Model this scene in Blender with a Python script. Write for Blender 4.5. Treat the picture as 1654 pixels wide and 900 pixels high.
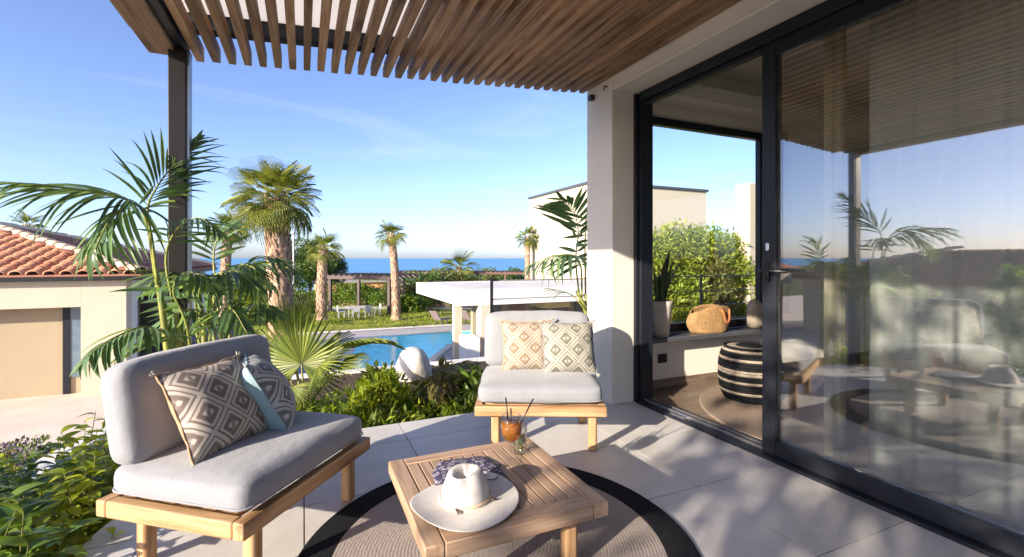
import bpy, bmesh, math, random
import numpy as np
from mathutils import Vector, Matrix, noise

random.seed(7)
rng = np.random.default_rng(7)
R = math.radians
scene = bpy.context.scene
COL = scene.collection
for o in list(bpy.data.objects):
    bpy.data.objects.remove(o)

# ------------------------------------------------------------------ camera, sky, sun, exposure
F_PX, CU, HV, H = 755.0, 827.0, 417.0, 1.15          # focal length in photo pixels, centre, horizon row, eye height
YAW = math.atan2(337, 755)
SY, CY = math.sin(YAW), math.cos(YAW)
cam_d = bpy.data.cameras.new('camera')
cam = bpy.data.objects.new('camera', cam_d)
COL.objects.link(cam)
cam.location = (0, 0, H)
cam.rotation_euler = (R(90), 0, -YAW)
cam_d.sensor_width = 36
cam_d.lens = F_PX / 1654 * 36
cam_d.shift_y = -(450 - HV) / 1654
cam_d.clip_start = 0.05
cam_d.clip_end = 60000
scene.camera = cam

SUN_EL = R(18.5)
SUN_TO = Vector((-0.913, -0.407, 0)).normalized()      # horizontal direction towards the sun
sun_rot = math.atan2(SUN_TO.x, SUN_TO.y)
world = bpy.data.worlds.new('World')
scene.world = world
world.use_nodes = True
wn, wl = world.node_tree.nodes, world.node_tree.links
bg = wn['Background']
sky = wn.new('ShaderNodeTexSky')
sky.sky_type = 'NISHITA'
sky.sun_disc = False
sky.sun_elevation = SUN_EL
sky.sun_rotation = sun_rot
sky.altitude = 50
sky.air_density = 0.65
sky.dust_density = 1.15
sky.ozone_density = 2.6
tint = wn.new('ShaderNodeMix')
tint.data_type = 'RGBA'
tint.blend_type = 'MULTIPLY'
tint.inputs[0].default_value = 1.0
tint.inputs[7].default_value = (1.01, 0.93, 1.0, 1)
wl.new(sky.outputs[0], tint.inputs[6])
# thin high wisps of cloud over the whole sky
wtc = wn.new('ShaderNodeTexCoord')
wmp = wn.new('ShaderNodeMapping')
wmp.inputs['Scale'].default_value = (1.2, 2.6, 9.0)
wmp.inputs['Rotation'].default_value = (0.1, 0.25, 0.5)
wno = wn.new('ShaderNodeTexNoise')
wno.inputs['Scale'].default_value = 1.3
wno.inputs['Detail'].default_value = 7
wno.inputs['Roughness'].default_value = 0.62
wno.inputs['Distortion'].default_value = 0.6
wrp = wn.new('ShaderNodeValToRGB')
wrp.color_ramp.elements[0].position = 0.52
wrp.color_ramp.elements[0].color = (0, 0, 0, 1)
wrp.color_ramp.elements[1].position = 0.85
wrp.color_ramp.elements[1].color = (0.32, 0.32, 0.32, 1)
wl.new(wtc.outputs['Generated'], wmp.inputs[0])
wl.new(wmp.outputs[0], wno.inputs['Vector'])
wl.new(wno.outputs[0], wrp.inputs[0])
wmx = wn.new('ShaderNodeMix')
wmx.data_type = 'RGBA'
wl.new(wrp.outputs[0], wmx.inputs[0])
wl.new(tint.outputs[2], wmx.inputs[6])
wmx.inputs[7].default_value = (3.4, 3.5, 3.6, 1)
wl.new(wmx.outputs[2], bg.inputs[0])
bg.inputs[1].default_value = 0.070
sun_d = bpy.data.lights.new('sun', 'SUN')
sun_d.energy = 2.4
sun_d.angle = R(0.53)
sun_d.color = (1.0, 0.86, 0.70)
sun = bpy.data.objects.new('sun', sun_d)
COL.objects.link(sun)
to_sun = Vector((SUN_TO.x * math.cos(SUN_EL), SUN_TO.y * math.cos(SUN_EL), math.sin(SUN_EL)))
sun.rotation_euler = to_sun.to_track_quat('Z', 'Y').to_euler()
scene.view_settings.view_transform = 'Standard'
scene.view_settings.look = 'None'
scene.view_settings.exposure = 2.35
scene.view_settings.gamma = 1.0
scene.cycles.max_bounces = 12
scene.cycles.diffuse_bounces = 8
scene.cycles.transparent_max_bounces = 24
scene.cycles.caustics_reflective = False
scene.cycles.caustics_refractive = False
scene.cycles.use_denoising = True


def at(u, v, Z):
    """World point seen at photo pixel (u, v) at depth Z (survey of the photograph)."""
    xc = (u - CU) / F_PX * Z
    return Vector((xc * CY + Z * SY, -xc * SY + Z * CY, H - (v - HV) / F_PX * Z))


def gnd(u, v, z):
    return at(u, v, F_PX * (H - z) / (v - HV))


# ------------------------------------------------------------------ materials
MATS = {}


def new_mat(name):
    m = bpy.data.materials.new(name)
    m.use_nodes = True
    MATS[name] = m
    return m, m.node_tree.nodes, m.node_tree.links, m.node_tree.nodes['Principled BSDF']


def coords(n, l, scale=(1, 1, 1), kind='Object'):
    tc = n.new('ShaderNodeTexCoord')
    mp = n.new('ShaderNodeMapping')
    mp.inputs['Scale'].default_value = scale
    l.new(tc.outputs[kind], mp.inputs[0])
    return mp.outputs[0]


def tex_noise(n, l, vec, scale, detail=4, rough=0.55, dist=0.0):
    t = n.new('ShaderNodeTexNoise')
    t.inputs['Scale'].default_value = scale
    t.inputs['Detail'].default_value = detail
    t.inputs['Roughness'].default_value = rough
    t.inputs['Distortion'].default_value = dist
    if vec is not None:
        l.new(vec, t.inputs['Vector'])
    return t


def ramp(n, l, fac, stops):
    r = n.new('ShaderNodeValToRGB')
    e = r.color_ramp.elements
    while len(e) < len(stops):
        e.new(0.5)
    for k, (p, c) in enumerate(stops):
        e[k].position = p
        e[k].color = (*c, 1)
    l.new(fac, r.inputs[0])
    return r.outputs[0]


def mixc(n, l, fac, a, b, mode='MIX'):
    m = n.new('ShaderNodeMix')
    m.data_type = 'RGBA'
    m.blend_type = mode
    for s, val in ((0, fac), (6, a), (7, b)):
        if hasattr(val, 'is_linked') or hasattr(val, 'links'):
            l.new(val, m.inputs[s])
        elif s == 0:
            m.inputs[0].default_value = val
        else:
            m.inputs[s].default_value = (*val, 1)
    return m.outputs[2]


def bump(n, l, b, height, strength=0.3, dist=0.01):
    bp = n.new('ShaderNodeBump')
    bp.inputs['Strength'].default_value = strength
    bp.inputs['Distance'].default_value = dist
    l.new(height, bp.inputs['Height'])
    l.new(bp.outputs[0], b.inputs['Normal'])


def rand_val(n, l, lo, hi, island=False):
    src = n.new('ShaderNodeNewGeometry').outputs['Random Per Island'] if island else n.new('ShaderNodeObjectInfo').outputs['Random']
    mr = n.new('ShaderNodeMapRange')
    mr.inputs['To Min'].default_value = lo
    mr.inputs['To Max'].default_value = hi
    l.new(src, mr.inputs[0])
    return mr.outputs[0]


def hsv(n, l, col, val=None, hue=None):
    h = n.new('ShaderNodeHueSaturation')
    l.new(col, h.inputs['Color'])
    if val is not None:
        l.new(val, h.inputs['Value'])
    if hue is not None:
        l.new(hue, h.inputs['Hue'])
    return h.outputs[0]


def m_plain(name, col, rough=0.6, metal=0.0, noise_amt=0.15, nscale=6, bumpy=0.0, bscale=80, spec=0.5, bdist=0.003):
    m, n, l, b = new_mat(name)
    v = coords(n, l)
    t = tex_noise(n, l, v, nscale, 5)
    lo = tuple(c * (1 - noise_amt) for c in col)
    hi = tuple(min(1, c * (1 + noise_amt)) for c in col)
    l.new(ramp(n, l, t.outputs[0], [(0.3, lo), (0.7, hi)]), b.inputs['Base Color'])
    b.inputs['Roughness'].default_value = rough
    b.inputs['Metallic'].default_value = metal
    b.inputs['Specular IOR Level'].default_value = spec
    if bumpy:
        t2 = tex_noise(n, l, v, bscale, 6, 0.6)
        bump(n, l, b, t2.outputs[0], bumpy, bdist)
    return m


def m_stucco(name, col, amt=0.06):
    m, n, l, b = new_mat(name)
    v = coords(n, l)
    t = tex_noise(n, l, v, 1.3, 6, 0.6)
    c = ramp(n, l, t.outputs[0], [(0.25, tuple(x * (1 - amt) for x in col)), (0.75, tuple(min(1, x * (1 + amt)) for x in col))])
    l.new(c, b.inputs['Base Color'])
    b.inputs['Roughness'].default_value = 0.9
    b.inputs['Specular IOR Level'].default_value = 0.2
    t2 = tex_noise(n, l, v, 160, 5, 0.65)
    bump(n, l, b, t2.outputs[0], 0.35, 0.003)
    return m


def m_wood(name, dark, mid, light, axis=0, rough=0.55, knots=True, var=0.25):
    m, n, l, b = new_mat(name)
    sc = [42, 42, 42]
    sc[axis] = 2.2
    v = coords(n, l, tuple(sc))
    oi = n.new('ShaderNodeObjectInfo')
    add = n.new('ShaderNodeVectorMath')
    mul = n.new('ShaderNodeVectorMath')
    mul.operation = 'SCALE'
    cb = n.new('ShaderNodeCombineXYZ')
    for k in range(3):
        l.new(oi.outputs['Random'], cb.inputs[k])
    l.new(cb.outputs[0], mul.inputs[0])
    mul.inputs['Scale'].default_value = 37.0
    l.new(v, add.inputs[0])
    l.new(mul.outputs[0], add.inputs[1])
    t = tex_noise(n, l, add.outputs[0], 1.0, 6, 0.65, 0.6)
    c = ramp(n, l, t.outputs[0], [(0.32, dark), (0.5, mid), (0.68, light)])
    if knots:
        s2 = [9, 9, 9]
        s2[axis] = 3.0
        v2 = coords(n, l, tuple(s2))
        ad2 = n.new('ShaderNodeVectorMath')
        l.new(v2, ad2.inputs[0])
        l.new(mul.outputs[0], ad2.inputs[1])
        vo = n.new('ShaderNodeTexVoronoi')
        vo.inputs['Scale'].default_value = 0.6
        l.new(ad2.outputs[0], vo.inputs['Vector'])
        k = ramp(n, l, vo.outputs['Distance'], [(0.06, (0.32, 0.26, 0.22)), (0.26, (1, 1, 1))])
        c = mixc(n, l, 0.8, c, k, 'MULTIPLY')
    c = hsv(n, l, c, rand_val(n, l, 1 - var, 1 + var))
    l.new(c, b.inputs['Base Color'])
    b.inputs['Roughness'].default_value = rough
    bump(n, l, b, t.outputs[0], 0.35, 0.002)
    return m


def m_fabric(name, col, weave=420, amt=0.12, mottled=0.0):
    m, n, l, b = new_mat(name)
    v = coords(n, l)
    t = tex_noise(n, l, v, weave, 2)
    t3 = tex_noise(n, l, v, 7, 5)
    c = ramp(n, l, t.outputs[0], [(0.3, tuple(x * (1 - amt) for x in col)), (0.7, tuple(min(1, x * (1 + amt)) for x in col))])
    k = ramp(n, l, t3.outputs[0], [(0.3, (0.9, 0.9, 0.9)), (0.7, (1, 1, 1))])
    c = mixc(n, l, 1.0, c, k, 'MULTIPLY')
    l.new(c, b.inputs['Base Color'])
    b.inputs['Roughness'].default_value = 0.95
    b.inputs['Specular IOR Level'].default_value = 0.15
    b.inputs['Sheen Weight'].default_value = 0.25
    w = n.new('ShaderNodeMath')
    w.operation = 'ADD'
    t2 = tex_noise(n, l, v, 14, 4)
    sc = n.new('ShaderNodeMath')
    sc.operation = 'MULTIPLY'
    sc.inputs[1].default_value = 6.0
    l.new(t2.outputs[0], sc.inputs[0])
    l.new(sc.outputs[0], w.inputs[0])
    l.new(t.outputs[0], w.inputs[1])
    bump(n, l, b, w.outputs[0], 0.38, 0.003)
    return m


def m_leaf(name, dark, light, rough=0.4, trans=0.4, island=True, huevar=0.02, tip=None):
    m, n, l, b = new_mat(name)
    r = rand_val(n, l, 0, 1, island)
    c = mixc(n, l, r, dark, light)
    v = coords(n, l)
    t = tex_noise(n, l, v, 2.2, 3)
    hue = n.new('ShaderNodeMapRange')
    hue.inputs['From Min'].default_value = 0.3
    hue.inputs['From Max'].default_value = 0.7
    hue.inputs['To Min'].default_value = 0.5 - huevar
    hue.inputs['To Max'].default_value = 0.5 + huevar
    l.new(t.outputs[0], hue.inputs[0])
    c = hsv(n, l, c, rand_val(n, l, 0.7, 1.25, island), hue.outputs[0])
    l.new(c, b.inputs['Base Color'])
    b.inputs['Roughness'].default_value = rough
    b.inputs['Specular IOR Level'].default_value = 0.4
    tr = n.new('ShaderNodeBsdfTranslucent')
    br = mixc(n, l, 1.0, c, (1.5, 1.35, 0.5), 'MULTIPLY')
    l.new(br, tr.inputs[0])
    mx = n.new('ShaderNodeMixShader')
    mx.inputs[0].default_value = trans
    l.new(b.outputs[0], mx.inputs[1])
    l.new(tr.outputs[0], mx.inputs[2])
    l.new(mx.outputs[0], n['Material Output'].inputs[0])
    return m


def m_glass(name, base, edge, tint=(0.93, 0.96, 0.95)):
    """Coated pane: clear glass that also mirrors; lets sunlight through."""
    m, n, l, b = new_mat(name)
    n.remove(b)
    t = n.new('ShaderNodeBsdfTransparent')
    t.inputs[0].default_value = (*tint, 1)
    g = n.new('ShaderNodeBsdfGlossy')
    g.inputs['Roughness'].default_value = 0.0
    lw = n.new('ShaderNodeLayerWeight')
    lw.inputs[0].default_value = 0.5
    mr = n.new('ShaderNodeMapRange')
    mr.inputs['To Min'].default_value = base
    mr.inputs['To Max'].default_value = edge
    pw = n.new('ShaderNodeMath')
    pw.operation = 'POWER'
    pw.inputs[1].default_value = 2.5
    l.new(lw.outputs['Facing'], pw.inputs[0])
    l.new(pw.outputs[0], mr.inputs[0])
    mx = n.new('ShaderNodeMixShader')
    l.new(mr.outputs[0], mx.inputs[0])
    l.new(t.outputs[0], mx.inputs[1])
    l.new(g.outputs[0], mx.inputs[2])
    l.new(mx.outputs[0], n['Material Output'].inputs[0])
    return m


CREAM = m_stucco('cream_render', (0.68, 0.65, 0.58))
CREAM_IN = m_stucco('cream_room_paint', (0.70, 0.66, 0.58), 0.03)
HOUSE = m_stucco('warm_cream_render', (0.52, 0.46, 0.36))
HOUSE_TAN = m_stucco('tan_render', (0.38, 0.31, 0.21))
WHITE = m_stucco('white_render', (0.62, 0.61, 0.58), 0.04)
METAL = m_plain('anthracite_metal', (0.013, 0.016, 0.022), 0.42, 0.0, 0.1, spec=0.28)
METAL_BROWN = m_plain('bronze_metal', (0.017, 0.016, 0.016), 0.4, 0.0, 0.15, 3, spec=0.3)
DARKGREY = m_plain('dark_grey_metal', (0.06, 0.065, 0.075), 0.45, 0.0, 0.1)
SILVER = m_plain('brushed_aluminium', (0.55, 0.55, 0.56), 0.3, 0.9, 0.1)
BLACK = m_plain('black_plastic', (0.01, 0.01, 0.012), 0.35)
TEAK_X = m_wood('teak_along_x', (0.25, 0.13, 0.052), (0.42, 0.255, 0.125), (0.52, 0.345, 0.19), 0, 0.55, True, 0.08)
TEAK_Y = m_wood('teak_along_y', (0.25, 0.13, 0.052), (0.42, 0.255, 0.125), (0.52, 0.345, 0.19), 1, 0.55, True, 0.08)
TEAK_Z = m_wood('teak_upright', (0.24, 0.125, 0.05), (0.40, 0.24, 0.115), (0.50, 0.33, 0.18), 2, 0.55, True, 0.08)
TTAB_X = m_wood('weathered_teak_across', (0.24, 0.145, 0.085), (0.37, 0.25, 0.16), (0.45, 0.325, 0.22), 0, 0.6, True, 0.12)
TTAB_Y = m_wood('weathered_teak_along', (0.24, 0.145, 0.085), (0.37, 0.25, 0.16), (0.45, 0.325, 0.22), 1, 0.6, True, 0.12)
SLAT = m_wood('stained_pine', (0.15, 0.082, 0.038), (0.31, 0.185, 0.098), (0.45, 0.29, 0.165), 1, 0.6, True, 0.40)
DARKWOOD = m_wood('dark_brown_wood', (0.035, 0.015, 0.01), (0.06, 0.028, 0.018), (0.09, 0.045, 0.03), 0, 0.6, False, 0.2)
FLOORWOOD = m_wood('grey_brown_floorboard', (0.10, 0.07, 0.05), (0.17, 0.125, 0.09), (0.22, 0.17, 0.125), 0, 0.45, True, 0.2)
FABRIC = m_fabric('light_grey_linen', (0.255, 0.27, 0.295))
FABRIC_DK = m_fabric('grey_piping_cloth', (0.30, 0.31, 0.34))
TAN_CLOTH = m_fabric('tan_cloth', (0.46, 0.29, 0.17))
BLUE_CLOTH = m_fabric('pale_blue_cloth', (0.27, 0.39, 0.42))
GREY_CLOTH = m_fabric('grey_cloth', (0.25, 0.26, 0.28))
STRAW = m_plain('white_straw', (0.56, 0.54, 0.51), 0.85, 0, 0.08, 60, 0.5, 220, 0.2, 0.002)
STONE = m_plain('white_boulder_stone', (0.60, 0.57, 0.52), 0.9, 0, 0.10, 5, 0.5, 14, 0.2, 0.012)
SILL = m_plain('dark_stone_sill', (0.07, 0.075, 0.085), 0.3, 0, 0.15, 20)
SOIL = m_plain('bark_mulch_soil', (0.07, 0.05, 0.035), 0.95, 0, 0.5, 30, 0.9, 40, 0.2, 0.02)
PAVE = m_plain('beige_paving', (0.60, 0.52, 0.44), 0.85, 0, 0.1, 1.5, 0.3, 60, 0.2)
DECK = m_plain('grey_pool_paving', (0.34, 0.33, 0.34), 0.8, 0, 0.1, 1.2, 0.3, 40, 0.2)
PALE = m_plain('pale_gravel_paving', (0.62, 0.58, 0.55), 0.9, 0, 0.12, 1.0, 0.4, 30, 0.2)
GRASS = m_plain('lawn_grass', (0.20, 0.22, 0.045), 0.9, 0, 0.75, 0.55, 1.0, 12, 0.1, 0.10)
SCRUB = m_plain('dry_scrub_earth', (0.10, 0.11, 0.05), 0.95, 0, 0.4, 0.3, 1.0, 3, 0.1, 0.2)
TILE_GROUT = m_plain('terrace_grout', (0.30, 0.285, 0.265), 0.9)


def m_tile():
    m, n, l, b = new_mat('porcelain_floor_tile')
    g = n.new('ShaderNodeNewGeometry')
    t = tex_noise(n, l, g.outputs['Position'], 1.7, 6, 0.6, 0.4)
    c = ramp(n, l, t.outputs[0], [(0.3, (0.50, 0.485, 0.462)), (0.5, (0.575, 0.562, 0.54)), (0.7, (0.64, 0.625, 0.60))])
    t2 = tex_noise(n, l, g.outputs['Position'], 55, 3)
    c2 = ramp(n, l, t2.outputs[0], [(0.35, (0.93, 0.93, 0.93)), (0.65, (1, 1, 1))])
    c = mixc(n, l, 1.0, c, c2, 'MULTIPLY')
    c = hsv(n, l, c, rand_val(n, l, 0.92, 1.05))
    t5 = tex_noise(n, l, g.outputs['Position'], 0.9, 8, 0.7, 0.8)
    c5 = ramp(n, l, t5.outputs[0], [(0.36, (0.86, 0.85, 0.83)), (0.52, (1, 1, 1))])
    c = mixc(n, l, 1.0, c, c5, 'MULTIPLY')
    l.new(c, b.inputs['Base Color'])
    b.inputs['Roughness'].default_value = 0.42
    rr = n.new('ShaderNodeMapRange')
    rr.inputs['To Min'].default_value = 0.34
    rr.inputs['To Max'].default_value = 0.55
    l.new(t.outputs[0], rr.inputs[0])
    l.new(rr.outputs[0], b.inputs['Roughness'])
    bump(n, l, b, t2.outputs[0], 0.08, 0.001)
    return m


TILE = m_tile()


def m_terracotta(name, base, alt, pale):
    m, n, l, b = new_mat(name)
    v = coords(n, l)
    oi = n.new('ShaderNodeObjectInfo')
    t = tex_noise(n, l, v, 5, 5)
    c = mixc(n, l, oi.outputs['Random'], base, alt)
    sp = ramp(n, l, t.outputs[0], [(0.45, (1, 1, 1)), (0.75, pale)])
    c = mixc(n, l, 1.0, c, sp, 'MULTIPLY')
    isl = rand_val(n, l, 0.75, 1.2, True)
    c = hsv(n, l, c, isl)
    l.new(c, b.inputs['Base Color'])
    b.inputs['Roughness'].default_value = 0.85
    return m


TERRA = m_terracotta('terracotta_tile', (0.46, 0.20, 0.105), (0.60, 0.32, 0.185), (0.8, 0.72, 0.66))
TERRA_PALE = m_terracotta('pale_hip_tile', (0.70, 0.50, 0.32), (0.78, 0.60, 0.42), (0.9, 0.85, 0.8))
TERRA_DK = m_terracotta('red_shaded_tile', (0.34, 0.15, 0.10), (0.42, 0.19, 0.125), (0.75, 0.7, 0.7))  # second house's red; also carries the shade on the orange roof's side


def m_pattern(name, dark, light, rep=3.4, thr=0.05):
    """Woven stepped-diamond pattern on the pillow's own UVs."""
    m, n, l, b = new_mat(name)
    tc = n.new('ShaderNodeTexCoord')
    sp = n.new('ShaderNodeSeparateXYZ')
    l.new(tc.outputs['UV'], sp.inputs[0])

    def math_n(op, a, bb=None, cc=None):
        q = n.new('ShaderNodeMath')
        q.operation = op
        for i, x in enumerate((a, bb, cc)):
            if x is None:
                continue
            if isinstance(x, (int, float)):
                q.inputs[i].default_value = x
            else:
                l.new(x, q.inputs[i])
        return q.outputs[0]

    q = 60.0
    xs = math_n('DIVIDE', math_n('FLOOR', math_n('MULTIPLY', sp.outputs[0], q * 1.6)), q * 1.6)
    ys = math_n('DIVIDE', math_n('FLOOR', math_n('MULTIPLY', sp.outputs[1], q * 1.6)), q * 1.6)
    a = math_n('MULTIPLY', math_n('ADD', xs, ys), rep * 0.72)
    d = math_n('MULTIPLY', math_n('SUBTRACT', xs, ys), rep * 0.72)
    fa = math_n('ABSOLUTE', math_n('SUBTRACT', math_n('FRACT', a), 0.5))
    fd = math_n('ABSOLUTE', math_n('SUBTRACT', math_n('FRACT', d), 0.5))
    ring = math_n('MAXIMUM', fa, fd)                     # 0 at the diamond's heart, .5 on its rim
    stripe = math_n('GREATER_THAN', math_n('SINE', math_n('MULTIPLY_ADD', ring, 2 * math.pi * 4.2, -1.0)), thr)
    # alternate diamonds are broken into steps by a coarser checker
    ck = n.new('ShaderNodeTexChecker')
    ck.inputs['Scale'].default_value = 1.0
    cb = n.new('ShaderNodeCombineXYZ')
    l.new(math_n('MULTIPLY', a, 2.0), cb.inputs[0])
    l.new(math_n('MULTIPLY', d, 2.0), cb.inputs[1])
    l.new(cb.outputs[0], ck.inputs['Vector'])
    heart = math_n('GREATER_THAN', ring, 0.44)
    st2 = math_n('MULTIPLY', ck.outputs['Fac'], math_n('LESS_THAN', ring, 0.30))
    s = math_n('MAXIMUM', math_n('MULTIPLY', stripe, math_n('SUBTRACT', 1.0, math_n('MULTIPLY', st2, 0.75))), heart)
    t = tex_noise(n, l, tc.outputs['UV'], 260, 2)
    fac = math_n('MULTIPLY', s, math_n('MULTIPLY_ADD', t.outputs[0], 0.35, 0.78))
    c = mixc(n, l, fac, dark, light)
    l.new(c, b.inputs['Base Color'])
    b.inputs['Roughness'].default_value = 0.95
    b.inputs['Specular IOR Level'].default_value = 0.1
    h = math_n('ADD', s, t.outputs[0])
    bump(n, l, b, h, 0.4, 0.002)
    return m


PAT_BROWN = m_pattern('brown_diamond_weave', (0.17, 0.14, 0.125), (0.46, 0.42, 0.37), 3.3, 0.34)
PAT_BLUE = m_pattern('blue_grey_diamond_weave', (0.145, 0.155, 0.165), (0.44, 0.46, 0.46), 3.3, 0.34)
PAT_TAN = m_pattern('tan_diamond_weave', (0.22, 0.165, 0.115), (0.38, 0.345, 0.295), 3.3, 0.1)
PAT_GREY = m_pattern('grey_diamond_weave', (0.145, 0.14, 0.11), (0.35, 0.345, 0.30), 3.3, 0.1)

KENTIA = m_leaf('kentia_leaf', (0.085, 0.165, 0.09), (0.15, 0.25, 0.10), 0.32, 0.45, False, 0.015)
KSTEM = m_plain('kentia_stem', (0.22, 0.24, 0.05), 0.5, 0, 0.3, 15)
FANLEAF = m_leaf('fan_palm_leaf', (0.13, 0.18, 0.035), (0.23, 0.27, 0.06), 0.45, 0.4, True, 0.02)
PALMLEAF = m_leaf('palm_crown_leaf', (0.10, 0.15, 0.03), (0.22, 0.25, 0.05), 0.45, 0.4, False, 0.02)
DRYLEAF = m_leaf('dry_palm_leaf', (0.26, 0.19, 0.09), (0.36, 0.28, 0.13), 0.7, 0.3, False, 0.02)
BIGLEAF = m_leaf('glossy_shrub_leaf', (0.07, 0.15, 0.03), (0.18, 0.27, 0.035), 0.28, 0.35, False, 0.02)
LIMELEAF = m_leaf('lime_shrub_leaf', (0.14, 0.22, 0.02), (0.28, 0.34, 0.03), 0.4, 0.45, True, 0.02)
MIDLEAF = m_leaf('green_shrub_leaf', (0.07, 0.15, 0.02), (0.17, 0.25, 0.035), 0.38, 0.4, True, 0.025)
OLIVE = m_leaf('olive_shrub_leaf', (0.11, 0.14, 0.045), (0.21, 0.23, 0.08), 0.5, 0.3, True, 0.03)
DARKLEAF = m_leaf('dark_hedge_leaf', (0.05, 0.10, 0.025), (0.11, 0.18, 0.035), 0.45, 0.3, True, 0.02)
CYPRESS = m_leaf('cypress_spray', (0.17, 0.24, 0.02), (0.32, 0.37, 0.045), 0.5, 0.4, True, 0.02)
YELLOWLEAF = m_leaf('yellow_green_leaf', (0.22, 0.24, 0.03), (0.34, 0.32, 0.04), 0.45, 0.45, True, 0.02)
BROWNLEAF = m_leaf('brown_green_leaf', (0.11, 0.09, 0.035), (0.16, 0.17, 0.045), 0.45, 0.35, True, 0.03)
PURPLE = m_leaf('purple_petal', (0.12, 0.07, 0.22), (0.26, 0.18, 0.38), 0.7, 0.3, True, 0.03)
STEM = m_plain('green_brown_stem', (0.16, 0.17, 0.05), 0.8, 0, 0.4, 20)
BARK = m_plain('grey_brown_bark', (0.22, 0.16, 0.11), 0.95, 0, 0.45, 12, 1.0, 24, 0.1, 0.05)


def m_palm_bark():
    m, n, l, b = new_mat('palm_husk_bark')
    v = coords(n, l, (1, 1, 0.5))
    t = tex_noise(n, l, v, 9, 6, 0.7)
    c = ramp(n, l, t.outputs[0], [(0.3, (0.16, 0.085, 0.05)), (0.5, (0.36, 0.24, 0.16)), (0.7, (0.55, 0.43, 0.33))])
    c = hsv(n, l, c, rand_val(n, l, 0.6, 1.25, True))
    l.new(c, b.inputs['Base Color'])
    b.inputs['Roughness'].default_value = 0.95
    bump(n, l, b, t.outputs[0], 0.8, 0.02)
    return m


PALMBARK = m_palm_bark()


def m_rug(name, col, dark, freq, cxy=(0, 0)):
    m, n, l, b = new_mat(name)
    v = coords(n, l)
    wv = n.new('ShaderNodeTexWave')
    wv.wave_type = 'RINGS'
    wv.rings_direction = 'Z'
    wv.inputs['Scale'].default_value = freq
    wv.inputs['Distortion'].default_value = 1.2
    wv.inputs['Detail'].default_value = 3
    wv.inputs['Detail Scale'].default_value = 6
    l.new(v, wv.inputs['Vector'])
    t = tex_noise(n, l, v, 70, 4, 0.7)
    s = n.new('ShaderNodeMath')
    s.operation = 'MULTIPLY_ADD'
    s.inputs[1].default_value = 0.22
    l.new(wv.outputs['Fac'], s.inputs[0])
    tt = n.new('ShaderNodeMath')
    tt.operation = 'MULTIPLY'
    tt.inputs[1].default_value = 0.85
    l.new(t.outputs[0], tt.inputs[0])
    l.new(tt.outputs[0], s.inputs[2])
    l.new(ramp(n, l, s.outputs[0], [(0.2, dark), (0.75, col)]), b.inputs['Base Color'])
    b.inputs['Roughness'].default_value = 1.0
    b.inputs['Specular IOR Level'].default_value = 0.05
    bump(n, l, b, s.outputs[0], 0.6, 0.005)
    return m


JUTE = m_rug('braided_jute', (0.33, 0.295, 0.27), (0.275, 0.24, 0.22), 23)
JUTE_BLACK = m_rug('black_braided_jute', (0.020, 0.021, 0.025), (0.011, 0.012, 0.015), 30)
JUTE_IN = m_rug('room_jute', (0.30, 0.24, 0.19), (0.22, 0.17, 0.13), 18)
POUF_BLACK = m_plain('black_jute_braid', (0.016, 0.017, 0.02), 1, 0, 0.5, 60, 1, 120, 0.05, 0.006)
POUF_BEIGE = m_plain('beige_jute_braid', (0.34, 0.29, 0.23), 1, 0, 0.3, 60, 1, 120, 0.05, 0.006)
BAGJUTE = m_plain('golden_jute_weave', (0.31, 0.195, 0.09), 0.95, 0, 0.4, 70, 1, 110, 0.1, 0.006)

PANE = m_glass('coated_glass', 0.25, 0.9, (0.95, 0.97, 0.97))
WINPANE = m_glass('clear_window_glass', 0.02, 0.5, (0.97, 0.99, 0.99))


def m_drink_glass():
    m, n, l, b = new_mat('drinking_glass')
    n.remove(b)
    t = n.new('ShaderNodeBsdfTransparent')
    t.inputs[0].default_value = (0.96, 0.97, 0.97, 1)
    g = n.new('ShaderNodeBsdfGlossy')
    g.inputs['Roughness'].default_value = 0.03
    lw = n.new('ShaderNodeLayerWeight')
    lw.inputs[0].default_value = 0.5
    pw = n.new('ShaderNodeMath')
    pw.operation = 'POWER'
    pw.inputs[1].default_value = 3.0
    ad = n.new('ShaderNodeMath')
    ad.operation = 'MULTIPLY_ADD'
    ad.inputs[1].default_value = 0.7
    ad.inputs[2].default_value = 0.05
    l.new(lw.outputs['Facing'], pw.inputs[0])
    l.new(pw.outputs[0], ad.inputs[0])
    mx = n.new('ShaderNodeMixShader')
    l.new(ad.outputs[0], mx.inputs[0])
    l.new(t.outputs[0], mx.inputs[1])
    l.new(g.outputs[0], mx.inputs[2])
    l.new(mx.outputs[0], n['Material Output'].inputs[0])
    return m


CUP = m_drink_glass()


def m_liquid(name, col, rough=0.05, trans=0.55):
    m, n, l, b = new_mat(name)
    v = coords(n, l)
    t = tex_noise(n, l, v, 40, 3)
    c = ramp(n, l, t.outputs[0], [(0.35, tuple(x * 0.5 for x in col)), (0.65, col)])
    l.new(c, b.inputs['Base Color'])
    b.inputs['Roughness'].default_value = rough
    tr = n.new('ShaderNodeBsdfTranslucent')
    l.new(c, tr.inputs[0])
    mx = n.new('ShaderNodeMixShader')
    mx.inputs[0].default_value = trans
    l.new(b.outputs[0], mx.inputs[1])
    l.new(tr.outputs[0], mx.inputs[2])
    l.new(mx.outputs[0], n['Material Output'].inputs[0])
    return m


ORANGE = m_liquid('orange_drink', (0.80, 0.22, 0.02))
AMBER = m_liquid('amber_drink', (0.85, 0.40, 0.08), 0.05, 0.75)
MINT = m_liquid('mint_and_lime', (0.30, 0.42, 0.12))


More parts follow.
